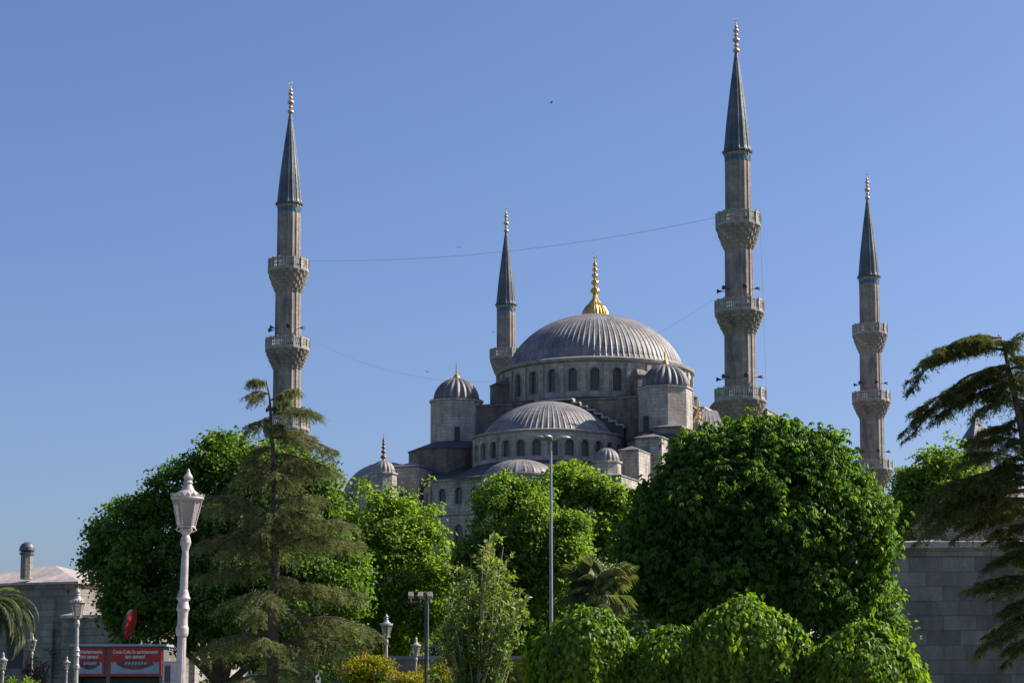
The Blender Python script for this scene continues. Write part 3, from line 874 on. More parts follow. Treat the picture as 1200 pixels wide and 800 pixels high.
def limbs(name, base, tips, r0, mat, parent, rng, fork=0.45, n=6, wob=.12, rt=.03):
    """a trunk with limbs reaching the given tips"""
    b = MB(); base = Vector(base)
    cx = Vector((sum(t[0] for t in tips) / len(tips), sum(t[1] for t in tips) / len(tips), 0))
    zt = min(t[2] for t in tips)
    f_ = base + Vector(((cx.x - base.x) * .25, (cx.y - base.y) * .25, max(1.2, (zt - base.z) * fork)))
    b.path([base - Vector((0, 0, .3)), base + Vector((0, 0, .25)), base.lerp(f_, .5) + Vector((rng.uniform(-.06, .06), 0, 0)), f_], [r0 * 1.35, r0 * 1.05, r0 * .9, r0 * .8], 10)
    for t in tips:
        t = Vector(t); m = f_.lerp(t, .5) + Vector((rng.uniform(-1, 1), rng.uniform(-1, 1), rng.uniform(0, .8))) * wob * (t - f_).length
        b.path([f_ - Vector((0, 0, .15)), f_.lerp(m, .5), m, t], [r0 * .5, r0 * .4, r0 * .28, rt], 6)
        for k in range(3):
            s = m.lerp(t, rng.uniform(0, .7)); e = s + Vector((rng.uniform(-1, 1), rng.uniform(-1, 1), rng.uniform(.1, 1))).normalized() * (t - f_).length * .3
            b.path([s, s.lerp(e, .5) + Vector((0, 0, .1)), e], [r0 * .16, r0 * .11, rt * .7], 5)
    return b.build(name, mat, parent, smooth=True)


def leafy_tree(kind, label, lobepx, Y, base_px, nclump, per, L, W, mat, seed, r0=.2, bark='bark', group=None, cat='tree', base_dy=0, tips=10, **kw):
    lob = lobes_px(lobepx, Y); bx = T(base_px, 700, Y + base_dy).x
    root = empty(kind, (bx, Y + base_dy, 0), 0, label, cat, group)
    for i, (c, r) in enumerate(lob): lob[i] = (c - np.array([bx, Y + base_dy, 0]), r)
    rg = random.Random(seed); tp = []
    for k in range(tips):
        c, r = lob[k % len(lob)]
        tp.append((c[0] + rg.uniform(-.6, .6) * r[0], c[1] + rg.uniform(-.6, .6) * r[1], c[2] + rg.uniform(-.2, .75) * r[2]))
    limbs('trunk', (0, 0, 0), tp, r0, M[bark], root, rg)
    o, C_ = make_crown('crown', lob, nclump, per, L, W, M[mat], root, seed, **kw)
    return root


# ------------------------------------------------------------------ broadleaf trees
leafy_tree('linden_tree', 'tall dark green tree behind the pointed olive conifer, left of the mosque',
           [(180, 645, 72), (242, 580, 62, 62), (300, 588, 74, 70), (352, 590, 45, 60), (205, 700, 72, 60), (300, 700, 95, 75), (385, 690, 45, 80), (145, 655, 38, 40), (160, 700, 32, 45), (265, 545, 38, 36), (330, 545, 30, 28)],
           66, 270, 17000, 20, .15, .12, 'leaf_linden', 11, r0=.28, spread=.4, amp=.24, stray=.09, subf=.28, sub=9, subz=.9, gaps=.6, gw=1.4)
leafy_tree('maple_tree', 'bright green airy tree right of the olive conifer, hiding the mosque\'s left corner',
           [(455, 672, 54, 62), (424, 665, 42, 58), (490, 690, 36, 60), (468, 622, 22, 38), (426, 618, 20, 40), (492, 618, 17, 42), (508, 650, 15, 38), (450, 600, 12, 26), (408, 632, 16, 30), (450, 730, 66, 44)],
           74, 455, 6800, 16, .16, .12, 'leaf_maple', 12, r0=.2, spread=.4, amp=.32, shell=.3, stray=.14, subf=.26, sub=11, subz=1.6, gaps=.7, gw=1.3)
leafy_tree('green_tree', 'rounded mid-green tree in front of the mosque, left of the tall grey lamp pole',
           [(604, 625, 54, 62), (572, 668, 42, 50), (642, 655, 48, 58), (590, 715, 66, 55), (655, 700, 40, 60), (622, 590, 26, 26)],
           72, 590, 9500, 20, .14, .105, 'leaf_green', 13, r0=.2, spread=.34, amp=.26, stray=.08, subf=.26, sub=9, subz=1.2, gaps=.6, gw=1.3)
leafy_tree('pale_green_tree', 'bright green tree behind the tall grey lamp pole and left of the big chestnut',
           [(685, 600, 48, 52), (672, 575, 30, 30), (712, 600, 34, 40), (690, 660, 55, 60), (655, 590, 26, 34)],
           84, 690, 6500, 18, .18, .14, 'leaf_maple', 14, r0=.2, spread=.4, amp=.3, stray=.1, subf=.26, sub=9, subz=1.5, gaps=.65, gw=1.5)
leafy_tree('chestnut_tree', 'huge round chestnut tree with drooping hand-shaped leaves below the tallest minaret',
           [(880, 598, 112, 106), (822, 628, 80, 80), (940, 640, 90, 104), (846, 560, 64, 60), (940, 575, 72, 72), (880, 690, 140, 60), (775, 660, 48, 66), (1002, 650, 42, 70), (905, 535, 55, 48), (945, 735, 62, 40), (860, 740, 60, 40), (1002, 605, 36, 48)],
           56, 890, 34000, 5, .185, .085, 'leaf_chestnut', 15, r0=.34, spread=.42, amp=.09, palmate=True, shell=.16, droop=.5, curl=.3, stray=.06, subf=.3, sub=9, subz=.6, gaps=.48, gw=1.0)
leafy_tree('far_tree', 'light green tree beyond the stone building, left of the dark cedar',
           [(1085, 590, 34, 40), (1110, 560, 24, 42), (1075, 565, 22, 28), (1135, 590, 34, 40), (1060, 600, 22, 40), (1098, 620, 40, 40)],
           88, 1095, 3800, 18, .18, .14, 'leaf_maple', 16, r0=.16, spread=.4, amp=.34, shell=.32, stray=.14, subf=.26, sub=9, subz=1.6)
# understorey behind the garden
for i, (px, py, rx, ry, Y, lab) in enumerate([
        (330, 770, 75, 40, 70, 'dark low shrub at the foot of the tall dark tree, behind the conifer trunk'),
        (560, 752, 60, 30, 72, 'dark low shrub behind the pale-leaved young tree, above the low stone wall'),
        (725, 752, 52, 38, 58, 'dark low shrub below the fan palm, behind the two leftmost weeping shrubs'),
        (440, 760, 60, 32, 76, 'dark low shrub behind the white lamps in the middle, above the stone wall'),
        (1034, 725, 14, 55, 62, 'dark shrub in the gap between the chestnut and the stone building')]):
    r_ = empty('shrub', (T(px, py, Y).x, Y, 0), 0, lab, 'shrub', 'dark shrubs behind the garden')
    lb = [(c - np.array([r_.location.x, Y, 0]), rr) for c, rr in lobes_px([(px, py, rx, ry), (px - rx * .5, py + 25, rx * .6, ry), (px + rx * .5, py + 22, rx * .6, ry), (px, py + 50, rx * .9, ry * 1.2)], Y)]
    limbs('stem', (0, 0, 0), [(rnd.uniform(-1, 1), rnd.uniform(-.5, .5), 1.2 + rnd.random()) for k in range(5)], .06, M['bark'], r_, random.Random(i))
    make_crown('foliage', lb, 700, 22, .14, .1, M['leaf_linden'], r_, 50 + i, spread=.35, zmin=.1)

# young tree with many pale stems
YS = 42.0
yt = empty('young_tree', (T(555, 800, YS).x, YS, 0), 0, 'young narrow tree with pale glossy leaves and whitish upright stems, middle of the garden', 'tree')
rg = random.Random(5); rgn = np.random.default_rng(5)
b = MB(); tips = []
x0 = yt.location.x
targets = [(528, 700), (535, 665), (545, 690), (552, 650), (560, 672), (567, 640), (574, 628), (582, 655), (590, 640), (597, 668), (603, 690), (610, 705), (520, 720), (540, 730), (585, 700), (570, 710), (600, 725), (556, 720), (577, 632), (512, 735), (545, 668), (612, 690), (530, 685), (594, 655)]
for (px, py) in targets + [(x_ + rg.uniform(-7, 7), y_ + rg.uniform(8, 60)) for x_, y_ in targets]:
    t = T(px, py, YS + rg.uniform(-.8, .8)) - Vector((x0, YS, 0))
    s = Vector((rg.uniform(-.12, .12), rg.uniform(-.1, .1), 0)); m = s.lerp(t, .45); m.x = m.x * .8 + rg.uniform(-.05, .05)
    pts = [s - Vector((0, 0, .1)), s.lerp(m, .5), m, m.lerp(t, .5) + Vector((rg.uniform(-.06, .06), 0, 0)), t]
    b.path(pts, [.03, .026, .02, .013, .005], 5)
    for k in range(26):
        u = .28 + .72 * rg.random(); q = s.lerp(m, u * 2) if u < .5 else m.lerp(t, u * 2 - 1)
        e = q + Vector((rg.gauss(0, 1), rg.gauss(0, 1), .6)).normalized() * rg.uniform(.12, .3)
        tips.append((q, e))
        if k < 7: b.path([q, e], [.007, .003], 4)
b.build('trunk', M['bark_pale'], yt, smooth=True)
A0 = np.array([a for a, e in tips]); A1 = np.array([e for a, e in tips]); k_ = 13
P = np.repeat(A0, k_, 0) + np.repeat(A1 - A0, k_, 0) * rgn.uniform(.2, 1.1, (len(A0) * k_, 1)) + rgn.normal(0, .03, (len(A0) * k_, 3))
D = np.repeat(A1 - A0, k_, 0) * 2 + rgn.normal(0, .45, P.shape) + np.array([0, 0, .1]); Nn = rgn.normal(0, .6, P.shape) + np.array([.3, -.3, .9])
ln = rgn.uniform(.08, .14, len(P)); V, F = leaves(P, D, Nn, ln, ln * .5, rgn, .2, .2)
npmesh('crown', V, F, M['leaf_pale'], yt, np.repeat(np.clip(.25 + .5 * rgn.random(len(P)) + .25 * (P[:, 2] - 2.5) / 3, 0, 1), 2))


# ------------------------------------------------------------------ weeping mulberries
def weeping(px, top, rpx, Y, label, seed, ns=520, lobes=None):
    rng = np.random.default_rng(seed); c = T(px, top + 15, Y); Rr = rpx * Y / FPX * .94; H = Rr * .95; cz = c.z - H * 1.08
    root = empty('weeping_mulberry', (c.x, Y, 0), 0, label, 'shrub', 'round weeping shrubs in the foreground')
    rg = random.Random(seed)
    tp = [(Rr * .75 * math.cos(a), Rr * .75 * math.sin(a), cz + H * .45) for a in [k * .9 for k in range(7)]]
    limbs('trunk', (0, 0, 0), tp, .09, M['bark'], root, rg, fork=.7)
    Ps = []; Ds = []; Ns = []; Tn = []
    wav = rng.uniform(0, 6.28, 6)
    for s in range(ns):
        ph = rng.uniform(0, 2 * math.pi); th = rng.uniform(0, 1.15) ; sc = rng.uniform(.8, 1.05) * (1 + .10 * math.sin(3 * ph + wav[0]) + .08 * math.sin(7 * ph + wav[1]) + .05 * math.sin(13 * ph + wav[3]))
        lift = 1 + .12 * math.sin(2 * ph + wav[2]) + .09 * math.sin(5 * ph + wav[4]) + rng.normal(0, .075) + (rng.uniform(.05, .2) if rng.random() < .06 else 0)
        steps = int(rng.uniform(14, 30)); z = None; tone = rng.random()
        p = None; sl = .055; pts = []
        t = th
        x, y = Rr * sc * math.sin(t), H * lift * math.cos(t)
        for k in range(steps):
            if t < 1.35:
                x, y = Rr * sc * math.sin(t), H * lift * math.cos(t); t += sl / Rr * 1.1
            else: y -= sl; x += rng.normal(0, .004)
            pts.append((x * math.cos(ph), x * math.sin(ph), cz + y))
            if cz + y < .25: break
        pts = np.array(pts)
        if len(pts) < 3: continue
        d = np.gradient(pts, axis=0); d = unit(d)
        for rep in range(3):
            Ps.append(pts + rng.normal(0, .045, pts.shape)); Ds.append(d * .55 + np.array([0, 0, -.55]) + rng.normal(0, .4, pts.shape))
            out = unit(np.stack([pts[:, 0], pts[:, 1], (pts[:, 2] - cz) * 1.0 + .25 * Rr], 1))
            Ns.append(out + rng.normal(0, .42, pts.shape) + np.array([0, 0, .25])); Tn.append(np.clip(.5 * tone + .5 * rng.random(len(pts)), 0, 1))
    P = np.concatenate(Ps); D = np.concatenate(Ds); Nn = np.concatenate(Ns); tn = np.concatenate(Tn)
    ln = rng.uniform(.065, .12, len(P)); V, F = leaves(P, D, Nn, ln, ln * .68, rng, .15, .2)
    npmesh('foliage', V, F, M['leaf_mulberry'], root, np.repeat(tn, 2))
    # fill of inner leaves so that the shell is not see-through
    return root


weeping(688, 708, 62, 29, 'round weeping shrub below the fan palm, leftmost of the foreground row', 31, 900)
weeping(788, 730, 46, 28.5, 'lower weeping shrub squeezed between the leftmost and the largest foreground shrub', 32, 700)
weeping(873, 697, 66, 27.5, 'largest weeping shrub of the foreground row, under the chestnut tree', 33, 1100)
weeping(1012, 730, 68, 27, 'rightmost round weeping shrub, in front of the left corner of the stone building', 34, 1000)


# ------------------------------------------------------------------ conifers
def conifer(root, branches, trunk_pts, trunk_r, mat, seed, twig=.34, tw_step=.05, blade=(.055, .13), bw=.013, droop=.5, blades=16, bark='bark_conifer', nsub=5, gap=-.5):
    """branches: (start, end, sag, width) in local metres; twigs fill a flat, hanging spray along each"""
    rng = np.random.default_rng(seed); b = MB()
    b.path(trunk_pts, trunk_r, 10)
    Ps = []; Ds = []; Ls = []; Tn = []
    for (s, e, sag, wd) in branches:
        s = Vector(s); e = Vector(e); L = (e - s).length; n = 12
        pts = []
        for k in range(n + 1):
            t = k / n; p = s.lerp(e, t); p.z += sag * L * math.sin(math.pi * min(1, t * 1.0)) ; p += Vector((rng.normal(0, .012), rng.normal(0, .012), rng.normal(0, .01))) * L
            pts.append(p)
        b.path(pts, [max(.006, .022 * L ** .6 * (1 - .85 * k / n)) for k in range(n + 1)], 5)
        A = np.array(pts); ax = unit(A[-1] - A[0]); side = unit(np.cross(ax, [0, 0, 1.0]))
        segs = [(A, n, L, wd)]
        for q in range(nsub):
            t0 = rng.uniform(.22, .92); k0 = int(t0 * n); o_ = A[k0]; sg0 = rng.choice([-1, 1]); ls = L * rng.uniform(.18, .36) * (1.15 - t0 * .7)
            d0 = unit(side * sg0 * rng.uniform(.5, 1.1) + ax * rng.uniform(.5, 1.0) + np.array([0, 0, rng.uniform(-.25, .2)]))
            sp = np.array([o_ + d0 * ls * (k / 6) + np.array([0, 0, -droop * .35 * ls * (k / 6) ** 2]) for k in range(7)])
            b.path([tuple(x) for x in sp], [max(.004, .012 * ls ** .6 * (1 - .8 * k / 6)) for k in range(7)], 4); segs.append((sp, 6, ls, wd * .62))
        for A, n, L, wd in segs:
          ax = unit(A[-1] - A[0]); side = unit(np.cross(ax, [0, 0, 1.0]))
          nt_ = max(6, int(L * .88 / tw_step) * 2)
          t = rng.uniform(.08, 1.0, nt_); t = t[np.sin(t * (9 + 6 * L) + rng.uniform(0, 6.28)) + rng.normal(0, .5, nt_) > gap]; nt_ = len(t)
          if nt_ == 0: continue
          idx = np.clip((t * n).astype(int), 0, n - 1); fr = (t * n - idx)[:, None]
          B0 = A[idx] * (1 - fr) + A[idx + 1] * fr
          sg = rng.choice([-1, 1], nt_)[:, None]
          tl = (wd * (.5 + .8 * np.sin(np.pi * np.clip(t * .85 + .12, 0, 1))) * rng.uniform(.35, 1.15, nt_))[:, None]
          td = unit(side * sg + ax * rng.uniform(.25, 1.1, (nt_, 1)) + rng.normal(0, .22, (nt_, 3)) + np.array([0, 0, -droop * .5]))
          m = blades; u = rng.uniform(0, 1, (nt_, m, 1))
          P = B0[:, None] + td[:, None] * (tl[:, None] * u) + np.array([0, 0, -1.0]) * (droop * tl[:, None] * u ** 2) + rng.normal(0, .012, (nt_, m, 3))
          D = td[:, None] * .8 + rng.normal(0, .55, (nt_, m, 3)) + np.array([0, 0, -.35 * droop - .1])
          Ps.append(P.reshape(-1, 3)); Ds.append(D.reshape(-1, 3)); Tn.append(np.repeat(rng.random(nt_), m) * .6)
    P = np.concatenate(Ps); D = unit(np.concatenate(Ds)); tn = np.concatenate(Tn) + .4 * rng.random(len(P))
    S = unit(np.cross(D, rng.normal(size=P.shape))); ln = rng.uniform(*blade, len(P))[:, None]; w_ = bw * rng.uniform(.7, 1.3, (len(P), 1))
    V = np.stack([P - S * w_ * .5, P + S * w_ * .5, P + D * ln], 1).reshape(-1, 3)
    b.build('trunk', M[bark], root, smooth=True)
    npmesh('foliage', V, np.arange(len(P) * 3), M[mat], root, tn)


YC = 44.0
base = T(319, 800, YC)
con = empty('conifer', (base.x, YC, 0), 0, 'tall ragged olive-brown conifer with drooping branches, just right of the nearest white lamp', 'tree')
off = Vector((base.x, YC, 0))
def cp(px, py, dy=0): return T(px, py, YC + dy) - off
trunk = [Vector((0, 0, -.2)), cp(319, 780), cp(320, 720), cp(323, 660), cp(322, 600), cp(321, 550), cp(318, 500), cp(316, 465), cp(312, 446)]
trr = [.15, .135, .115, .095, .075, .055, .038, .025, .012]
def tr_at(py):
    for k in range(1, len(trunk) - 1):
        pass
    z = cp(320, py).z
    for k in range(len(trunk) - 1):
        if trunk[k].z <= z <= trunk[k + 1].z:
            return trunk[k].lerp(trunk[k + 1], (z - trunk[k].z) / (trunk[k + 1].z - trunk[k].z))
    return trunk[-1]
BR = []
hand = [(450, 292, 447, .12, .30), (462, 293, 470, .16, .28), (470, 350, 455, .08, .25), (480, 376, 484, .05, .3), (488, 340, 470, .1, .28), (492, 286, 502, .1, .35), (500, 330, 498, .08, .3), (512, 396, 530, .08, .36),
        (525, 300, 525, .06, .35), (532, 400, 558, .06, .40), (545, 285, 540, .05, .4), (548, 360, 552, .05, .35), (505, 372, 515, .1, .3), (560, 300, 560, .0, .35)]
for (y0, ex, ey, sag, wd) in hand: BR.append((tr_at(y0), cp(ex, ey, rnd.uniform(-.5, .5)), sag, wd))
rg = random.Random(21)
tiers = [(568, 58, 5, 50), (592, 74, 5, 60), (605, 86, 5, 55), (625, 84, 5, 55), (645, 84, 4, 62), (680, 70, 3, 58), (715, 90, 3, 60), (755, 105, 4, 55), (785, 105, 5, 60)]
for (y0, Lp, nb, wd) in tiers:
    a0 = rg.uniform(0, 6.28)
    for k in range(nb):
        a = a0 + 2 * math.pi * k / nb + rg.uniform(-.35, .35); L = Lp * YC / FPX * rg.uniform(.45, 1.12)
        s = tr_at(y0 + rg.uniform(-19, 19)); e = s + Vector((math.cos(a) * L * .93, math.sin(a) * L, -L * rg.uniform(-.2, .45)))
        BR.append((s, e, rg.uniform(.06, .2), rg.uniform(.4, .8)))
for (y0, ex, ey, sag, wd) in [(600, 236, 585, .08, .5), (605, 232, 600, .1, .5), (625, 226, 640, .1, .5), (625, 420, 612, .1, .55), (640, 426, 640, .08, .5), (665, 228, 680, .06, .45), (700, 430, 700, .1, .5), (740, 446, 752, .16, .55), (760, 440, 770, .14, .5), (745, 225, 765, .1, .5), (700, 385, 692, .14, .5), (590, 380, 580, .06, .4)]:
    for q in range(2): BR.append((tr_at(y0), cp(ex + rg.uniform(-6, 6), ey + rg.uniform(-6, 6), rg.uniform(-1.1, .6)), sag, wd))
BR = [(a_, b_, c_, d_ * (1.0 if a_.z > cp(320, 570).z else .85)) for a_, b_, c_, d_ in BR]
BR += [(a_, b_ + Vector((rg.uniform(-.12, .12), rg.uniform(-.3, .3), rg.uniform(-.14, .1))), c_, d_) for a_, b_, c_, d_ in BR[:14] for q in range(1)]
conifer(con, BR, trunk, trr, 'needle_olive', 22, droop=.6, blades=22, tw_step=.045, nsub=7, gap=-.35, blade=(.05, .11))

YD = 38.0
base = T(1203, 800, YD)
ced = empty('cedar', (base.x, YD, 0), 0, 'dark green cedar with long sagging branches at the right edge, before the stone building', 'tree')
off = Vector((base.x, YD, 0))
def cp(px, py, dy=0): return T(px, py, YD + dy) - off
trunk = [Vector((.4, 0, -.2)), cp(1226, 760), cp(1221, 680), cp(1213, 600), cp(1205, 540), cp(1195, 490), cp(1184, 440), cp(1176, 405), cp(1170, 392)]
trr = [.2, .18, .15, .125, .1, .075, .05, .03, .012]
BR = []
ced_b = [(398, 1064, 460, .2, .24), (402, 1080, 430, .16, .24), (410, 1100, 425, .12, .22), (405, 1125, 402, .12, .22), (428, 1054, 512, .13, .22), (440, 1066, 502, .10, .2), (450, 1090, 500, .1, .26), (432, 1105, 470, .1, .24), (400, 1190, 408, .1, .2), (420, 1230, 440, .1, .4), (460, 1150, 470, .1, .3), (455, 1165, 445, .1, .25),
         (430, 1150, 440, .1, .3), (540, 1120, 545, .08, .4), (520, 1130, 520, .12, .32), (505, 1150, 505, .12, .3), (560, 1092, 600, .12, .42), (575, 1066, 622, .12, .42), (585, 1085, 625, .1, .4), (560, 1105, 570, .1, .4), (600, 1120, 618, .08, .38), (545, 1150, 560, .1, .4), (530, 1140, 575, .1, .4), (590, 1140, 600, .1, .35),
         (570, 1078, 610, .16, .36), (690, 1138, 695, .1, .26), (680, 1146, 688, .12, .26), (650, 1160, 660, .1, .25), (720, 1148, 768, .1, .26), (710, 1158, 758, .12, .25), (700, 1170, 720, .12, .26), (640, 1175, 640, .12, .26), (740, 1175, 765, .1, .25), (615, 1165, 625, .1, .28), (410, 1205, 392, .15, .3), (425, 1212, 425, .15, .35), (445, 1160, 478, .1, .35), (470, 1140, 492, .12, .35), (480, 1225, 470, .1, .4), (490, 1160, 515, .1, .4), (500, 1230, 500, .1, .4), (515, 1165, 535, .1, .4), (530, 1235, 540, .1, .4), (550, 1110, 585, .12, .4), (565, 1130, 590, .1, .45), (440, 1195, 455, .12, .35), (640, 1150, 672, .1, .3), (670, 1165, 705, .1, .32), (600, 1100, 612, .1, .35)]
for (y0, ex, ey, sag, wd) in ced_b:
    BR.append((tr_at(y0), cp(ex, ey, rg.uniform(-.8, .5)), sag, wd))
for y0, Lp, nb in ((440, 70, 6), (480, 80, 7), (520, 90, 8), (560, 100, 8), (600, 110, 7), (650, 110, 6), (700, 110, 6), (750, 115, 6)):
    for k in range(nb):       # the far and right-hand sides of the tree
        a = rg.uniform(-1.3, 1.5); L = Lp * YD / FPX * rg.uniform(.6, 1.1); s = tr_at(y0 + rg.uniform(-12, 12))
        BR.append((s, s + Vector((math.cos(a) * L, math.sin(a) * L, -L * rg.uniform(0, .3))), rg.uniform(.05, .15), rg.uniform(.28, .42)))
BR = [(a_, b_, c_, d_ * 1.1) for a_, b_, c_, d_ in BR]
BR += [(a_, b_ + Vector((rg.uniform(-.25, .2), rg.uniform(-.6, .6), rg.uniform(-.3, .15))), c_, d_) for a_, b_, c_, d_ in BR[12:34] for q in range(1)] + [(a_, b_ + Vector((rg.uniform(-.1, .1), rg.uniform(-.3, .3), rg.uniform(-.15, .1))), c_, d_) for a_, b_, c_, d_ in BR[:12]]
conifer(ced, BR, trunk, trr, 'needle_green', 23, droop=.4, blades=20, tw_step=.03, blade=(.035, .08), bw=.014, nsub=8, gap=-.35)


# ------------------------------------------------------------------ palms
def fan_palm():
    Y = 46.0; c = T(706, 692, Y); root = empty('fan_palm', (c.x, Y, 0), 0, 'fan palm with spiky pale leaves behind the leftmost weeping shrub', 'palm')
    rng = np.random.default_rng(8); rg = random.Random(8); H = c.z
    b = MB(); b.path([(0, 0, -.2), (.05, 0, H * .5), (0, 0, H)], [.16, .14, .17], 10)
    for k in range(60):
        a = rg.uniform(0, 6.28); z = H * rg.uniform(.3, 1); b.obox((.15 * math.cos(a), .15 * math.sin(a), z), (.03, 0, .02), (0, .03, 0), (.03 * math.cos(a), .03 * math.sin(a), .09))
    b.build('trunk', M['bark_pale'], root)
    Ps = []; Fs = []; Tn = []
    st = MB()
    for k in range(34):
        a = rg.uniform(0, 6.28); el = rg.uniform(-.55, 1.3); d = Vector((math.cos(a) * math.cos(el), math.sin(a) * math.cos(el), math.sin(el))); L = rg.uniform(.45, .75)
        h = Vector((0, 0, H)) + d * L - Vector((0, 0, .1 * L)); st.path([(0, 0, H - .05), Vector((0, 0, H)) + d * L * .5, h], [.018, .014, .01], 4)
        side = d.cross(Vector((0, 0, 1))).normalized(); tone = rg.random()
        R_ = rg.uniform(.42, .62); nb = 17
        for q in range(nb):
            an = -2.0 + 4.0 * q / (nb - 1); dd = (d * math.cos(an) + side * math.sin(an)).normalized(); tip = h + dd * R_ * (1 - .12 * abs(an)) - Vector((0, 0, .16 + .1 * abs(math.sin(an))))
            m = h + dd * R_ * .55; w_ = side.cross(dd) ; s_ = dd.cross(d.cross(side)).normalized() * .014
            i = len(Ps); Ps += [h, m + s_, tip, m - s_]; Fs += [(i, i + 1, i + 2), (i, i + 2, i + 3)]; Tn += [min(1, .25 + .5 * tone + .25 * rg.random())] * 2
    st.build('leaf_stalks', M['palm'], root)
    npmesh('fronds', np.array(Ps), np.array(Fs), M['palm'], root, Tn)


def date_palm():
    Y = 62.0; c = T(-22, 716, Y); root = empty('date_palm', (c.x, Y, 0), 0, 'feather-leaved palm arching in from the left edge above the small lamps', 'palm')
    rg = random.Random(18); H = c.z
    b = MB(); b.path([(0, 0, -.2), (0, 0, H * .6), (0, 0, H)], [.3, .26, .3], 12)
    for k in range(120):
        a = k * 2.4; z = H * k / 120; b.obox((.27 * math.cos(a), .27 * math.sin(a), z), (.06, 0, .02), (0, .06, 0), (.05 * math.cos(a), .05 * math.sin(a), .1))
    b.build('trunk', M['bark'], root)
    Ps = []; Fs = []; Tn = []; st = MB()
    spec = [(rg.uniform(0, 6.28), rg.uniform(.1, 1.3), rg.uniform(1.9, 2.6)) for k in range(30)]
    spec += [(-.1, .95, 2.55), (-.3, .62, 2.7), (.15, .35, 2.7), (-.2, .1, 2.5), (-.05, .75, 2.45), (.3, .5, 2.6), (-.4, .25, 2.6)]
    for (a, el, L) in spec:
        d = Vector((math.cos(a), math.sin(a), 0)); p = Vector((0, 0, H)); pts = [p.copy()]; e = el; n = 26
        for k in range(n):
            p = p + (d * math.cos(e) + Vector((0, 0, math.sin(e)))) * (L / n); e -= (.075 + .05 * k / n) ; pts.append(p.copy())
        st.path(pts[::3], [.02 * (1 - k / 10) + .004 for k in range(len(pts[::3]))], 4)
        side = d.cross(Vector((0, 0, 1))); tone = rg.random()
        for k in range(2, n):
            t_ = (pts[k + 1] - pts[k]).normalized() if k < n else d
            for sg in (-1, 1):
                for jj in (0, .5):
                    q = pts[k].lerp(pts[min(k + 1, n)], jj); ll = .34 * math.sin(math.pi * min(1, (k / n) * .8 + .16)) * rg.uniform(.8, 1.1)
                    dd = (side * sg * .9 + t_ * .75 + Vector((0, 0, -.25 + rg.uniform(-.12, .12)))).normalized(); up = t_ * .012
                    m = q + dd * ll * .5 + Vector((0, 0, .02)); tip = q + dd * ll - Vector((0, 0, .07))
                    i = len(Ps); Ps += [q, m + up, tip, m - up]; Fs += [(i, i + 1, i + 2), (i, i + 2, i + 3)]; Tn += [min(1, .15 + .5 * tone + .3 * rg.random())] * 2
    st.build('leaf_stalks', M['palm'], root); npmesh('fronds', np.array(Ps), np.array(Fs), M['palm'], root, Tn)


fan_palm(); date_palm()


# ------------------------------------------------------------------ bushes
def bush(px, top, rpx, Y, label, seed, mat='leaf_bush', new='leaf_new', group='orange-tipped bushes', nfrac=.3, name='bush'):
    c = T(px, top, Y); Rr = rpx * Y / FPX; root = empty(name, (c.x, Y, 0), 0, label, 'bush', group); H = c.z
    rg = random.Random(seed); limbs('stem', (0, 0, 0), [(rg.uniform(-.6, .6) * Rr, rg.uniform(-.5, .5) * Rr, H * rg.uniform(.6, .85)) for k in range(8)], .035, M['bark'], root, rg)
    lb = [(np.array([dx * Rr, rg.uniform(-.3, .3) * Rr, H - rr * Rr - dz]), np.array([rr * Rr, rr * Rr, rr * Rr])) for dx, rr, dz in ((-.5, .5, .1), (.5, .5, .06), (0, .6, 0), (-.25, .6, .35), (.3, .6, .4))]
    lb.append((np.array([0, 0, H * .42]), np.array([Rr * .95, Rr * .9, H * .42])))
    make_crown('foliage', lb, 520, 20, .075, .04, M[mat], root, seed, spread=.16, zmin=.05, droop=-.1)
    if new:
        tl = [(c_, r_ * 1.03) for c_, r_ in lb[:3]]
        make_crown('new_growth', tl, int(520 * nfrac), 16, .07, .035, M[new], root, seed + 1, spread=.14, zmin=H * .8, droop=-.5, fill=0, shell=.08)


bush(430, 771, 25, 40, 'orange-tipped bush in front of the white lamp, right of the olive conifer', 61)
bush(512, 776, 22, 58, 'orange-topped bush right of the dark floodlight mast, before the stone wall', 62, nfrac=.8)
bush(482, 790, 20, 50, 'low yellow-green bush at the foot of the small white lamp, bottom centre', 63, nfrac=.3)
bush(590, 776, 24, 52, 'yellow-green bush right of the young pale tree\'s stems', 64, nfrac=.35)
bush(622, 772, 11, 56, 'small orange bush touching the left side of the leftmost weeping shrub', 65, nfrac=.9)
bush(47, 757, 22, 66, 'reddish loose bush behind the small lamps, under the left stone building', 66, mat='leaf_red', new=None, group=None)
bush(22, 795, 26, 45, 'bright green clipped bush in the bottom left corner', 67, mat='leaf_maple', new=None, group=None)
#@@END_VEG

# ------------------------------------------------------------------ stone buildings at the sides
M['grey_ashlar'] = stone_mat('grey_ashlar', (0.34, 0.29, 0.245), (0.17, 0.148, 0.13), 1.15, 0.52, mortar=(0.15, 0.14, 0.13), ms=0.014, stain=(0.6, 1.2), warm=(0.27, 0.215, 0.19), grime=.45)
M['rough_ashlar'] = stone_mat('rough_ashlar', (0.40, 0.345, 0.29), (0.24, 0.21, 0.18), 0.9, 0.36, ms=0.02, stain=(0.45, 1.2), warm=(0.27, 0.22, 0.17))
M['roof_lead'] = lead_mat('pale_roof_lead', (0.42, 0.36, 0.33), 0.8, 2.5, var=(0.85, 1.12))

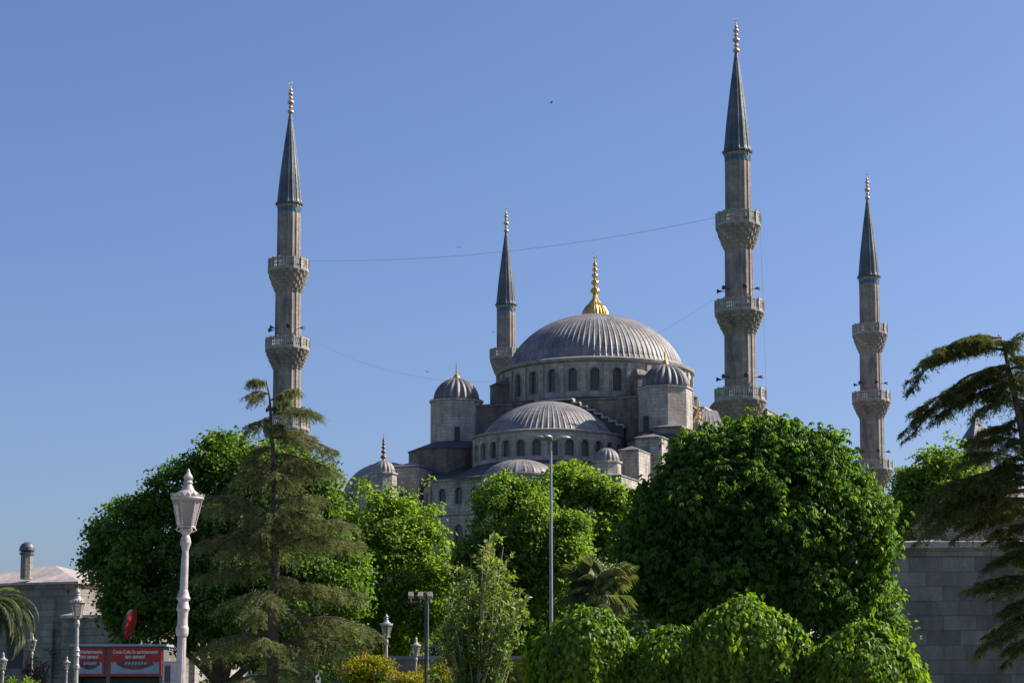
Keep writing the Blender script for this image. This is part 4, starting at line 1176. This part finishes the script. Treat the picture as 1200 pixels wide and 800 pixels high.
# right-hand tomb building
YB = 70.0; p = T(1046, 640, YB)
tomb = empty('stone_building', (p.x, YB, 0), R(-5), 'plain grey ashlar building with a flat lead eave, behind the dark cedar', 'building')
Hh = p.z
b = MB(); b.box(0, 9, 0, 9, 0, Hh - .35); b.build('wall', M['grey_ashlar'], tomb)
b = MB(); b.box(-.06, 9.06, -.06, 9.06, Hh - .348, Hh - .16); b.box(-.14, 9.14, -.14, 9.14, Hh - .158, Hh - .08); b.build('cornice', M['grey_ashlar'], tomb)
b = MB(); b.box(-.22, 9.22, -.22, 9.22, Hh - .078, Hh + .02); b.roof([(-.22, -.22), (9.22, -.22), (9.22, 9.22), (-.22, 9.22)], Hh + .14, (4.5, 4.5, Hh + .7), 0)
b.build('roof', M['roof_lead'], tomb)
oc = [(4.6 + 3.3 * math.cos(R(22.5 + 45 * k)), 4.6 + 3.3 * math.sin(R(22.5 + 45 * k))) for k in range(8)]
b = MB(); b.prism(oc, Hh + .2, Hh + 1.05); tm = b.build('drum', M['rough_ashlar'], tomb)
oc2 = [(4.6 + (x - 4.6) * 1.05, 4.6 + (y - 4.6) * 1.05) for x, y in oc]
b = MB(); b.prism(oc2, Hh + 1.052, Hh + 1.2); b.build('drum_cornice', M['cornice'], tm)
b = MB(); b.lathe([(3.1, Hh + 1.2)] + dome_prof(3.05, Hh + 1.22, 1.5, 10), 20 * 5, (4.6, 4.6), rf=lambda i, z: 1 + (.01 if i % 5 == 0 else 0)); b.build('dome', M['roof_lead'], tomb)
for k, (x0, x1) in enumerate(((1.8, 3.3), (3.6, 5.4), (5.8, 7.6))):
    b = MB(); n = 8; xm = (x0 + x1) / 2; hw = (x1 - x0) / 2
    for i in range(n):
        a0 = x0 + (x1 - x0) * i / n; a1 = x0 + (x1 - x0) * (i + 1) / n
        z0_ = Hh + .35 + .42 * math.sqrt(max(0, 1 - ((a0 - xm) / hw) ** 2)); z1_ = Hh + .35 + .42 * math.sqrt(max(0, 1 - ((a1 - xm) / hw) ** 2))
        b.face([(a0, .5, Hh), (a1, .5, Hh), (a1, .5, z1_), (a0, .5, z0_)]); b.face([(a0, .5, z0_), (a1, .5, z1_), (a1, 1.3, z1_), (a0, 1.3, z0_)])
    b.build('small_vault', M['rough_ashlar'], tomb)

# slim tower with a pyramid roof beyond it
YT = 92.0; p = T(1145, 521, YT); q = T(1145, 487, YT)
tw = empty('stone_tower', (p.x, YT, 0), R(20), 'slim stone tower with a pointed grey pyramid roof, showing through the cedar branches', 'tower')
b = MB(); b.box(-.46, .46, -.46, .46, 0, p.z - .12); b.box(-.54, .54, -.54, .54, p.z - .118, p.z - .01); b.build('wall', M['rough_ashlar'], tw)
b = MB(); b.roof([(-.58, -.58), (.58, -.58), (.58, .58), (-.58, .58)], p.z + .12, (0, 0, q.z), .04); b.build('roof', M['lead_spire'], tw)

# left-hand buildings
YL = 104.0; p = T(90, 681, YL)
lb = empty('stone_building', (p.x, YL, 0), MA, 'old stone building with a low hipped lead roof at the left edge', 'building')
H1 = p.z
b = MB(); b.box(-9, 0, 0, 8, 0, H1 - .3); b.box(-1.9, -1.3, -.25, 0, 0, H1 - .9); b.box(-9.05, .05, -.06, 8.05, H1 - .298, H1 - .12); b.box(-9, 0, -.10, 0, 2.6, 2.8)
b.build('wall', M['rough_ashlar'], lb)
b = MB(); b.roof([(-9, 0), (0, 0), (0, 8), (-9, 8)], H1, ((-4.2, 4, H1 + 1.2), (-4.6, 4, H1 + 1.2)), .32); b.build('roof', M['roof_lead'], lb)
b = MB(); H2 = T(118, 722, YL).z
b.box(.02, 3.9, -1.3, 5, 0, H2 - .15); wg = b.build('wing_wall', M['rough_ashlar'], lb)
b = MB(); b.face([(.02, -1.5, H2), (4.1, -1.5, H2), (4.1, 5, H2 + .0), (.02, 5, H2 + .0)]); b.face([(.02, -1.5, H2 - .14), (4.1, -1.5, H2 - .14), (4.1, -1.5, H2), (.02, -1.5, H2)]); b.face([(4.1, -1.5, H2 - .14), (4.1, 5, H2 - .14), (4.1, 5, H2), (4.1, -1.5, H2)])
b.face([(.02, -1.5, H2 + .005), (4.1, -1.5, H2 + .005), (3.2, 1.5, H2 + .45), (.02, 1.5, H2 + .45)]); b.face([(4.1, -1.5, H2 + .005), (4.1, 5, H2 + .005), (3.2, 1.5, H2 + .45)])
b.build('wing_roof', M['roof_lead'], lb)
for xx in (-6.8, -3.8):
    b = MB(); fz = flat(-9, -.003, 0, -.003)
    b.box(xx - .5, xx + .5, -.03, -.004, 3.4, 5.0); b.build('window', M['black'], lb)
p = T(31, 672, YL - 2); q = T(31, 630, YL - 2)
ch = empty('chimney', (p.x * (YL + 1.2) / (YL - 2), YL + 1.2, 0), MA, 'round stone chimney with a domed cap on the left building roof', 'chimney')
b = MB(); b.prism(octa(0, 0, .33), H1 + .2, q.z - .65); b.build('shaft', M['rough_ashlar'], ch)
b = MB(); b.prism(octa(0, 0, .40), q.z - .65, q.z - .52); b.prism(octa(0, 0, .31), q.z - .52, q.z - .45)
b.lathe([(.40, q.z - .45), (.42, q.z - .4), (.40, q.z - .25), (.30, q.z - .08), (.14, q.z + .02), (0, q.z + .05)], 16); b.build('cap', M['lead_spire'], ch)
YL2 = 128.0; p = T(28, 684, YL2)
lb2 = empty('stone_building', (p.x, YL2, 0), MA, 'second low lead roof just behind the chimney at the left edge', 'building')
b = MB(); b.box(-10, 1, 0, 8, 0, p.z); b.build('wall', M['rough_ashlar'], lb2)
b = MB(); b.roof([(-10, 0), (1, 0), (1, 8), (-10, 8)], p.z + .13, ((-4, 4, p.z + 1.0), (-5, 4, p.z + 1.0)), .3); b.build('roof', M['roof_lead'], lb2)
YL3 = 118.0; p = T(170, 726, YL3)
lb3 = empty('stone_building', (p.x, YL3, 0), MA, 'sunlit pale wall behind the red oval sign', 'building')
b = MB(); b.box(-6, 3.5, 0, 6, 0, p.z); b.build('wall', M['stone'], lb3)
b = MB(); b.roof([(-6, 0), (3.5, 0), (3.5, 6), (-6, 6)], p.z + .13, ((-1.5, 3, p.z + .6), (-2, 3, p.z + .6)), .25); b.build('roof', M['roof_lead'], lb3)

# low wall across the middle
YW = 66.5; a = T(400, 768, YW); c = T(690, 768, YW)
w_ = empty('stone_wall', (a.x, YW, 0), 0, 'low grey stone wall across the middle behind the lamps and bushes', 'wall')
L = c.x - a.x
b = MB(); b.box(0, L, 0, .5, 0, a.z - .12); b.build('wall_body', M['grey_ashlar'], w_)
b = MB(); b.box(-.05, L + .05, -.06, .56, a.z - .118, a.z); b.build('coping', M['cornice'], w_)
xo = T(488, 790, YW).x - a.x
b = MB(); b.box(xo - .45, xo + .45, -.03, -.003, a.z - 1.3, a.z - .55); b.build('opening', M['black'], w_)


# ------------------------------------------------------------------ ornate white lamps
M['lamp_glass'], t_, bs = new_mat('frosted_lamp_glass')
bs.inputs['Base Color'].default_value = (0.60, 0.54, 0.46, 1); bs.inputs['Roughness'].default_value = 0.25
bs.inputs['Transmission Weight'].default_value = 0.7; bs.inputs['IOR'].default_value = 1.1


def build_lamp():
    """height 4.60 m to the tip"""
    root = empty('street_lamp', (0, 0, 0))
    fl = lambda i, z: (1.0 - 0.06 * (i % 2))
    b = MB(); b.lathe([(.24, 0), (.24, .12), (.2, .16), (.2, .5), (.15, .56), (.13, .6)], 8)
    b.lathe([(.098, .6), (.064, 2.55)], 32, rf=fl)
    b.build('post', M['white'], root)
    b = MB(); b.lathe([(.078, 2.5), (.092, 2.53), (.095, 2.6), (.08, 2.63), (.074, 2.72), (.078, 2.8), (.10, 2.84), (.082, 2.89), (.072, 2.93), (.105, 2.97), (.082, 3.01), (.07, 3.05), (.058, 3.08), (.054, 3.48), (.05, 3.52), (.046, 3.56), (.06, 3.6), (.082, 3.66), (.07, 3.72), (.05, 3.76), (.09, 3.80), (.10, 3.83), (.04, 3.84)], 24)
    b.build('collar', M['white'], root)
    # hexagonal lantern
    def hexr(r, z): return [Vector((r * math.cos(R(60 * k + 12)), r * math.sin(R(60 * k + 12)), z)) for k in range(6)]
    z0, z1 = 3.86, 4.20; r0, r1 = .125, .215
    lo, hi = hexr(r0, z0), hexr(r1, z1)
    b = MB()
    for k in range(6):
        k2 = (k + 1) % 6
        b.path([lo[k], hi[k]], .011, 5); b.path([lo[k], lo[k2]], .013, 5); b.path([hi[k], hi[k2]], .012, 5)
        o_ = lo[k] * 1.0; d = Vector((lo[k].x, lo[k].y, 0)).normalized()
        b.path([o_ - Vector((0, 0, .01)), o_ + d * .02 - Vector((0, 0, .035)), o_ - d * .02 - Vector((0, 0, .06)), Vector((d.x * .06, d.y * .06, z0 - .03))], [.014, .014, .012, .01], 5)
    b.face(list(reversed(lo))); fr = b.build('lantern_frame', M['white'], root)
    b = MB(); lo2, hi2 = hexr(r0 * .96, z0 + .005), hexr(r1 * .96, z1)
    for k in range(6): b.face([lo2[k], lo2[(k + 1) % 6], hi2[(k + 1) % 6], hi2[k]])
    b.build('glass', M['lamp_glass'], fr)
    # roof with scalloped crown
    b = MB(); b.lathe([(.01, z1), (.235, z1), (.25, z1 + .015), (.235, z1 + .035), (.215, z1 + .045), (.165, z1 + .085), (.105, z1 + .12), (.085, z1 + .15), (.075, z1 + .17), (.062, z1 + .185), (.06, z1 + .2), (.0, z1 + .21)], 24)
    for k in range(18):
        a = 2 * math.pi * k / 18; d = Vector((math.cos(a), math.sin(a), 0)); t = Vector((-d.y, d.x, 0)); c = d * .238 + Vector((0, 0, z1 + .03))
        b.face([c - t * .036, c + t * .036, c + t * .03 + d * .012 + Vector((0, 0, .022)), c + d * .02 + Vector((0, 0, .045)), c - t * .03 + d * .012 + Vector((0, 0, .022))])
        b.face([c - d * .01 - t * .036, c - d * .01 - t * .03 + Vector((0, 0, .022)), c - d * .002 + Vector((0, 0, .045)), c - d * .01 + t * .03 + Vector((0, 0, .022)), c - d * .01 + t * .036])
    rf = b.build('lantern_roof', M['white'], root)
    b = MB(); b.lathe([(.055, z1 + .19), (.075, z1 + .215), (.05, z1 + .25), (.07, z1 + .275), (.062, z1 + .30), (.03, z1 + .34), (.012, z1 + .385), (.0, z1 + .40)], 16)
    for k in range(6):
        a = 2 * math.pi * k / 6; d = Vector((math.cos(a), math.sin(a), 0)); t = Vector((-d.y, d.x, 0)); c = d * .055 + Vector((0, 0, z1 + .24))
        b.face([c - t * .022, c + t * .022, c + d * .035 + Vector((0, 0, .06))]); b.face([c + t * .022, c - t * .022, c + d * .034 + Vector((0, 0, .059))])
    b.build('finial', M['white'], rf)
    return root


lamp = build_lamp()
LAMPS = [(221, 548, 24.2, 'nearest white ornate lamp, tall and large, standing before the tall dark tree', 1.25),
         (91.5, 688, 50.5, 'white ornate lamp overlapping the left end of the red and white kiosk banners', 0),
         (38, 740, 84, 'small white ornate lamp under the left palm fronds', 0),
         (4, 763, 60, 'small white ornate lamp half cut by the left edge of the picture', 0),
         (78.5, 768, 96, 'tiny white ornate lamp just left of the lamp at the kiosk banners', 0),
         (453, 718, 60, 'larger of the two white lamps in the middle, next to the conifer\'s lowest branch', 0),
         (487.5, 745, 65, 'smaller white lamp in the middle, just left of the dark floodlight mast', 0)]
for i, (px, py, Y, lab, tilt) in enumerate(LAMPS):
    o = lamp if i == 0 else copy_tree(lamp)
    p = T(px, py, Y); s = p.z / 4.6
    if i == 0: s = p.z / 4.6
    o.location = (p.x - math.tan(R(tilt)) * p.z, Y, 0); o.scale = (min(s, 1.12) * .84,) * 2 + (s,)
    o.rotation_euler = (0, R(tilt), R(8 * i))
    tag(o, lab, 'lamp post', 'white ornate lamps')

# tall road-lamp pole with three heads
Yp = 48.0; p = T(645.5, 512, Yp)
pl = empty('street_lamp_pole', (p.x, Yp, 0), 0, 'tall thin grey pole carrying three leaf-shaped lamp heads, in front of the mosque', 'lamp post')
b = MB(); b.path([(0, 0, 0), (0, 0, p.z - .1)], [.055, .032], 10); b.lathe([(.09, 0), (.09, 1.0), (.06, 1.05)], 12); b.build('pole', M['grey_metal'], pl)
for (dx, dy, Ln) in ((-1, -.15, .47), (1, .1, .50), (-.35, -1, .42)):
    d = Vector((dx, dy, .2)).normalized(); s_ = d.cross(Vector((0, 0, 1))).normalized(); u = s_.cross(d); b = MB()
    st = Vector((0, 0, p.z - .1)); prof = [(0, .03, .03), (.12, .035, .035), (.25, .085, .05), (.55, .115, .06), (.8, .09, .045), (1, .02, .015)]
    rings = [[st + d * Ln * t + s_ * (wd * math.cos(a)) + u * (ht * math.sin(a) + .12 * t * (1 - t)) for a in [2 * math.pi * k / 10 for k in range(10)]] for t, wd, ht in prof]
    for i in range(len(rings) - 1):
        for k in range(10): b.face([rings[i][k], rings[i][(k + 1) % 10], rings[i + 1][(k + 1) % 10], rings[i + 1][k]])
    b.face(rings[-1]); b.build('lamp_head', M['grey_metal'], pl, smooth=True)

# dark mast with twin floodlights
Yf = 45.0; p = T(499, 694, Yf)
fm = empty('floodlight_mast', (p.x, Yf, 0), 0, 'dark slim mast with two small floodlights on a side arm, beside the pale young tree', 'lamp post')
b = MB(); b.path([(0, 0, 0), (0, 0, p.z)], .027, 10); b.build('pole', M['dark_metal'], fm)
b = MB(); b.path([(.055, -.01, .2), (.055, -.01, p.z - .1)], .016, 8); b.build('conduit', M['grey_metal'], fm)
b = MB(); b.path([(0, 0, p.z - .22), (-.42, 0, p.z - .22)], .025, 6); b.build('arm', M['dark_metal'], fm)
for x in (-.34, -.12, .1):
    b = MB(); c = Vector((x, -.06, p.z - .06)); b.obox(c, (.055, 0, 0), (0, .05, -.03), (0, .035, .05)); b.obox(c + Vector((0, .05, -.11)), (.012, 0, 0), (0, .012, 0), (0, 0, .06)); b.build('floodlight', M['white'], fm)


# ------------------------------------------------------------------ kiosk with red banners
YK = 60.0
k0 = T(92, 790, YK); k1 = T(126, 790, YK); k2 = T(189, 790, YK)
kt = T(150, 757, YK).z; kb = T(150, 792, YK).z
M['red'] = plain_mat('red_banner', (0.52, 0.03, 0.025), 0.5, noise=(0.85, 1.1), scale=1.5)
M['banner_blue'] = plain_mat('pale_blue_banner', (0.32, 0.38, 0.50), 0.5, noise=(0.75, 1.15), scale=3)
M['brown'] = plain_mat('brown_print', (0.13, 0.055, 0.04), 0.5, noise=(0.4, 1.7), scale=5)
M['lettering'] = plain_mat('white_lettering', (0.75, 0.72, 0.72), 0.5, noise=(0.95, 1.02))
M['kiosk_grey'] = plain_mat('kiosk_panel', (0.14, 0.14, 0.15), 0.5)
kx = T(85, 790, YK).x
kio = empty('kiosk', (kx, YK, 0), 0, 'small food kiosk with red and pale blue advertising banners under a flat blue-grey roof', 'kiosk')
W_ = k2.x - kx + .05
b = MB(); b.box(0, W_, .06, 1.0, 0, .95); b.box(0, .12, .06, 1.0, .95, kb); b.box(W_ - .12, W_, .06, 1.0, .95, kb); b.box(0, W_, .9, 1.0, .95, kb); b.box(k1.x - kx - .05, k1.x - kx + .05, .06, .16, .95, kb)
b.box(0, W_, .06, 1.0, kb, kt); b.build('body', M['kiosk_grey'], kio)
b = MB(); b.box(-.1, W_ + .12, -.12, 1.2, kt + .002, kt + .07); b.build('roof', M['banner_blue'], kio)
b = MB(); b.box(.2, W_ - .2, .7, .8, .95, kb - .05); b.build('interior_shelf', M['dark_metal'], kio)


def text_mesh(txt, size, mat, parent, loc, width=None, name='lettering'):
    cu = bpy.data.curves.new('t', 'FONT'); cu.body = txt; cu.size = size; cu.align_x = 'CENTER'; cu.align_y = 'CENTER'; cu.offset = 0.004; cu.extrude = 0.003; cu.resolution_u = 2
    ob = bpy.data.objects.new('t', cu); COL.objects.link(ob); bpy.context.view_layer.update()
    me = bpy.data.meshes.new_from_object(ob.evaluated_get(bpy.context.evaluated_depsgraph_get()))
    wd = ob.dimensions.x; bpy.data.objects.remove(ob); bpy.data.curves.remove(cu)
    me.materials.clear(); me.materials.append(mat); me.name = name
    o = bpy.data.objects.new(name, me); COL.objects.link(o); o.parent = parent; o.location = loc; o.rotation_euler = (R(90), 0, 0)
    if width and wd > 0: o.scale = (width / wd, 1, 1)
    return o


for (xa, xb, la) in ((kx + .04, T(122, 790, YK).x, 'left banner, partly behind the lamp post'), (k1.x + .03, k2.x, 'right banner, wholly visible')):
    xa -= kx; xb -= kx; hm = kb + (kt - kb) * .47; xm = (xa + xb) / 2; wd = xb - xa
    b = MB(); b.box(xa, xb, -.005, .055, kb + .02, kt - .02)
    bn = b.build('banner', M['red'], kio); tag(bn, la)
    b = MB(); b.box(xa + .07, xb - .07, -.012, -.0055, kb + .09, hm); b.build('banner_picture', M['banner_blue'], bn)
    b = MB(); n = 16
    up = [(xm - wd * .36 + wd * .72 * i / n, hm - .03 + .10 * math.sin(math.pi * i / n) ** .6 + .02 * math.sin(i * 2.3)) for i in range(n + 1)]
    dn = [(x, hm - .05 - .17 * math.sin(math.pi * i / n) ** .8) for i, (x, z) in enumerate(up)]
    for i in range(n): b.face([(dn[i][0], -.016, dn[i][1]), (dn[i + 1][0], -.016, dn[i + 1][1]), (up[i + 1][0], -.016, up[i + 1][1]), (up[i][0], -.016, up[i][1])])
    b.build('printed_shape', M['brown'], bn)
    b = MB()
    for i in range(7):
        x = xm - wd * .2 + wd * .06 * i; b.face([(x, -.02, hm - .08), (x + .07, -.02, hm - .06), (x + .1, -.02, hm + .02), (x + .03, -.02, hm + .01)])
    b.build('printed_highlights', M['banner_blue'], bn)
    text_mesh('Coca-Cola ile serinlemenin' if wd > 1.2 else 'serinlemenin', .16, M['lettering'], bn, (xm, -.012, hm + (kt - hm) * .66), wd * .85)
    text_mesh('tam zamanı!', .16, M['lettering'], bn, (xm, -.012, hm + (kt - hm) * .36), wd * (.38 if wd > 1.2 else .6))

# leaning red oval sign on its post
Yo = 63.0; p = T(151.5, 731, Yo); Rr = 18.5 * Yo / FPX
sg = empty('round_sign', (p.x, Yo, 0), 0, 'red round sign seen nearly edge-on, leaning above the kiosk roof', 'sign')
b = MB(); b.path([(0, .12, 0), (0, .12, p.z)], .03, 8); b.build('post', M['dark_metal'], sg)
ax = Vector((math.cos(R(-15)) * .93, -.36, 0)).normalized(); tl = Matrix.Rotation(R(14), 3, 'Y')
def disc(r, t0, t1, mat, name, par):
    n = 32; b = MB(); c = Vector((0, 0, p.z)); nrm = Vector((.985, -.125, 0)).normalized(); s_ = Vector((-nrm.y, nrm.x, 0)); u = Vector((0, 0, 1))
    P = lambda k, t: c + tl @ (s_ * (r * math.cos(2 * math.pi * k / n)) + u * (r * math.sin(2 * math.pi * k / n)) + nrm * t)
    b.face([P(k, t1) for k in range(n)]); b.face([P(k, t0) for k in reversed(range(n))])
    for k in range(n): b.face([P(k, t0), P(k + 1, t0), P(k + 1, t1), P(k, t1)])
    return b.build(name, mat, par)
disc(Rr * 1.0, -.045, .04, M['dark_metal'], 'rim', sg)
M['dark_red'] = plain_mat('dark_red_sign', (0.33, 0.02, 0.025), 0.5, noise=(0.6, 1.2), scale=3)
f_ = disc(Rr * .95, -.06, .055, M['dark_red'], 'face', sg)

# white cabinet at the foot of the near lamp
Yc = 40.0; a = T(191, 775, Yc); c = T(206, 775, Yc)
cb = empty('cabinet', ((a.x + c.x) / 2, Yc, 0), R(12), 'small white utility cabinet beside the nearest white lamp post', 'cabinet')
hw = (c.x - a.x) / 2
b = MB(); b.box(-hw, hw, -.12, .12, 0, a.z - .02); b.box(-hw - .015, hw + .015, -.135, .135, a.z - .018, a.z + .01); b.build('body', M['white'], cb)
b = MB(); b.box(-hw * .75, hw * .15, -.128, -.121, a.z - .42, a.z - .08); b.build('meter_window', M['dark_metal'], cb)


# ------------------------------------------------------------------ birds
def bird(px, py, Y, label, flap, span=.42, head=0.0):
    """one continuous small body with two bent wings"""
    b = MB(); n = 8; st = [(-.5, .02), (-.36, .10), (-.1, .17), (.15, .16), (.32, .10), (.42, .09), (.5, .03)]
    L = span * .42; rings = [[Vector((x * L, r * L * math.cos(a), r * L * math.sin(a) * .9)) for a in [2 * math.pi * k / n for k in range(n)]] for x, r in st]
    for i in range(len(rings) - 1):
        for k in range(n): b.face([rings[i][k], rings[i][(k + 1) % n], rings[i + 1][(k + 1) % n], rings[i + 1][k]])
    b.face(rings[0][::-1]); b.face(rings[-1])
    for sg_ in (-1, 1):
        root_f = Vector((L * .22, sg_ * L * .1, L * .05)); root_b = Vector((-L * .18, sg_ * L * .1, L * .04)); h = span / 2
        el_f = Vector((L * .34, sg_ * h * .45, h * .45 * math.sin(flap))); el_b = Vector((-L * .12, sg_ * h * .45, h * .43 * math.sin(flap))); tip = Vector((-L * .12, sg_ * h, h * .6 * math.sin(flap)))
        for dz in (0, .008):
            d = Vector((0, 0, dz)); q1 = [root_f + d, el_f + d, el_b + d, root_b + d]; q2 = [el_f + d, tip + d, el_b + d]
            if dz: q1.reverse(); q2.reverse()
            b.face(q1); b.face(q2)
    b.face([rings[0][0], Vector((-L * .85, L * .14, 0)), Vector((-L * .85, -L * .14, 0))])
    o = b.build('bird', M['dark_metal']); o.location = T(px, py, Y); o.rotation_euler = (0, 0, head); tag(o, label, 'bird', 'birds in the sky')
bird(646, 121, 120, 'tiny dark bird highest in the sky, above the main dome', .7, .46, .3)
bird(538, 290, 130, 'tiny dark bird on the upper wire between the minarets', .3, .36, 1.2)
bird(501, 436, 120, 'tiny dark bird in the sky left of the left domed turret', .9, .36, 2.0)
bird(578, 389, 150, 'tiny dark bird just left of the far minaret beside the dome', .2, .36, .1)
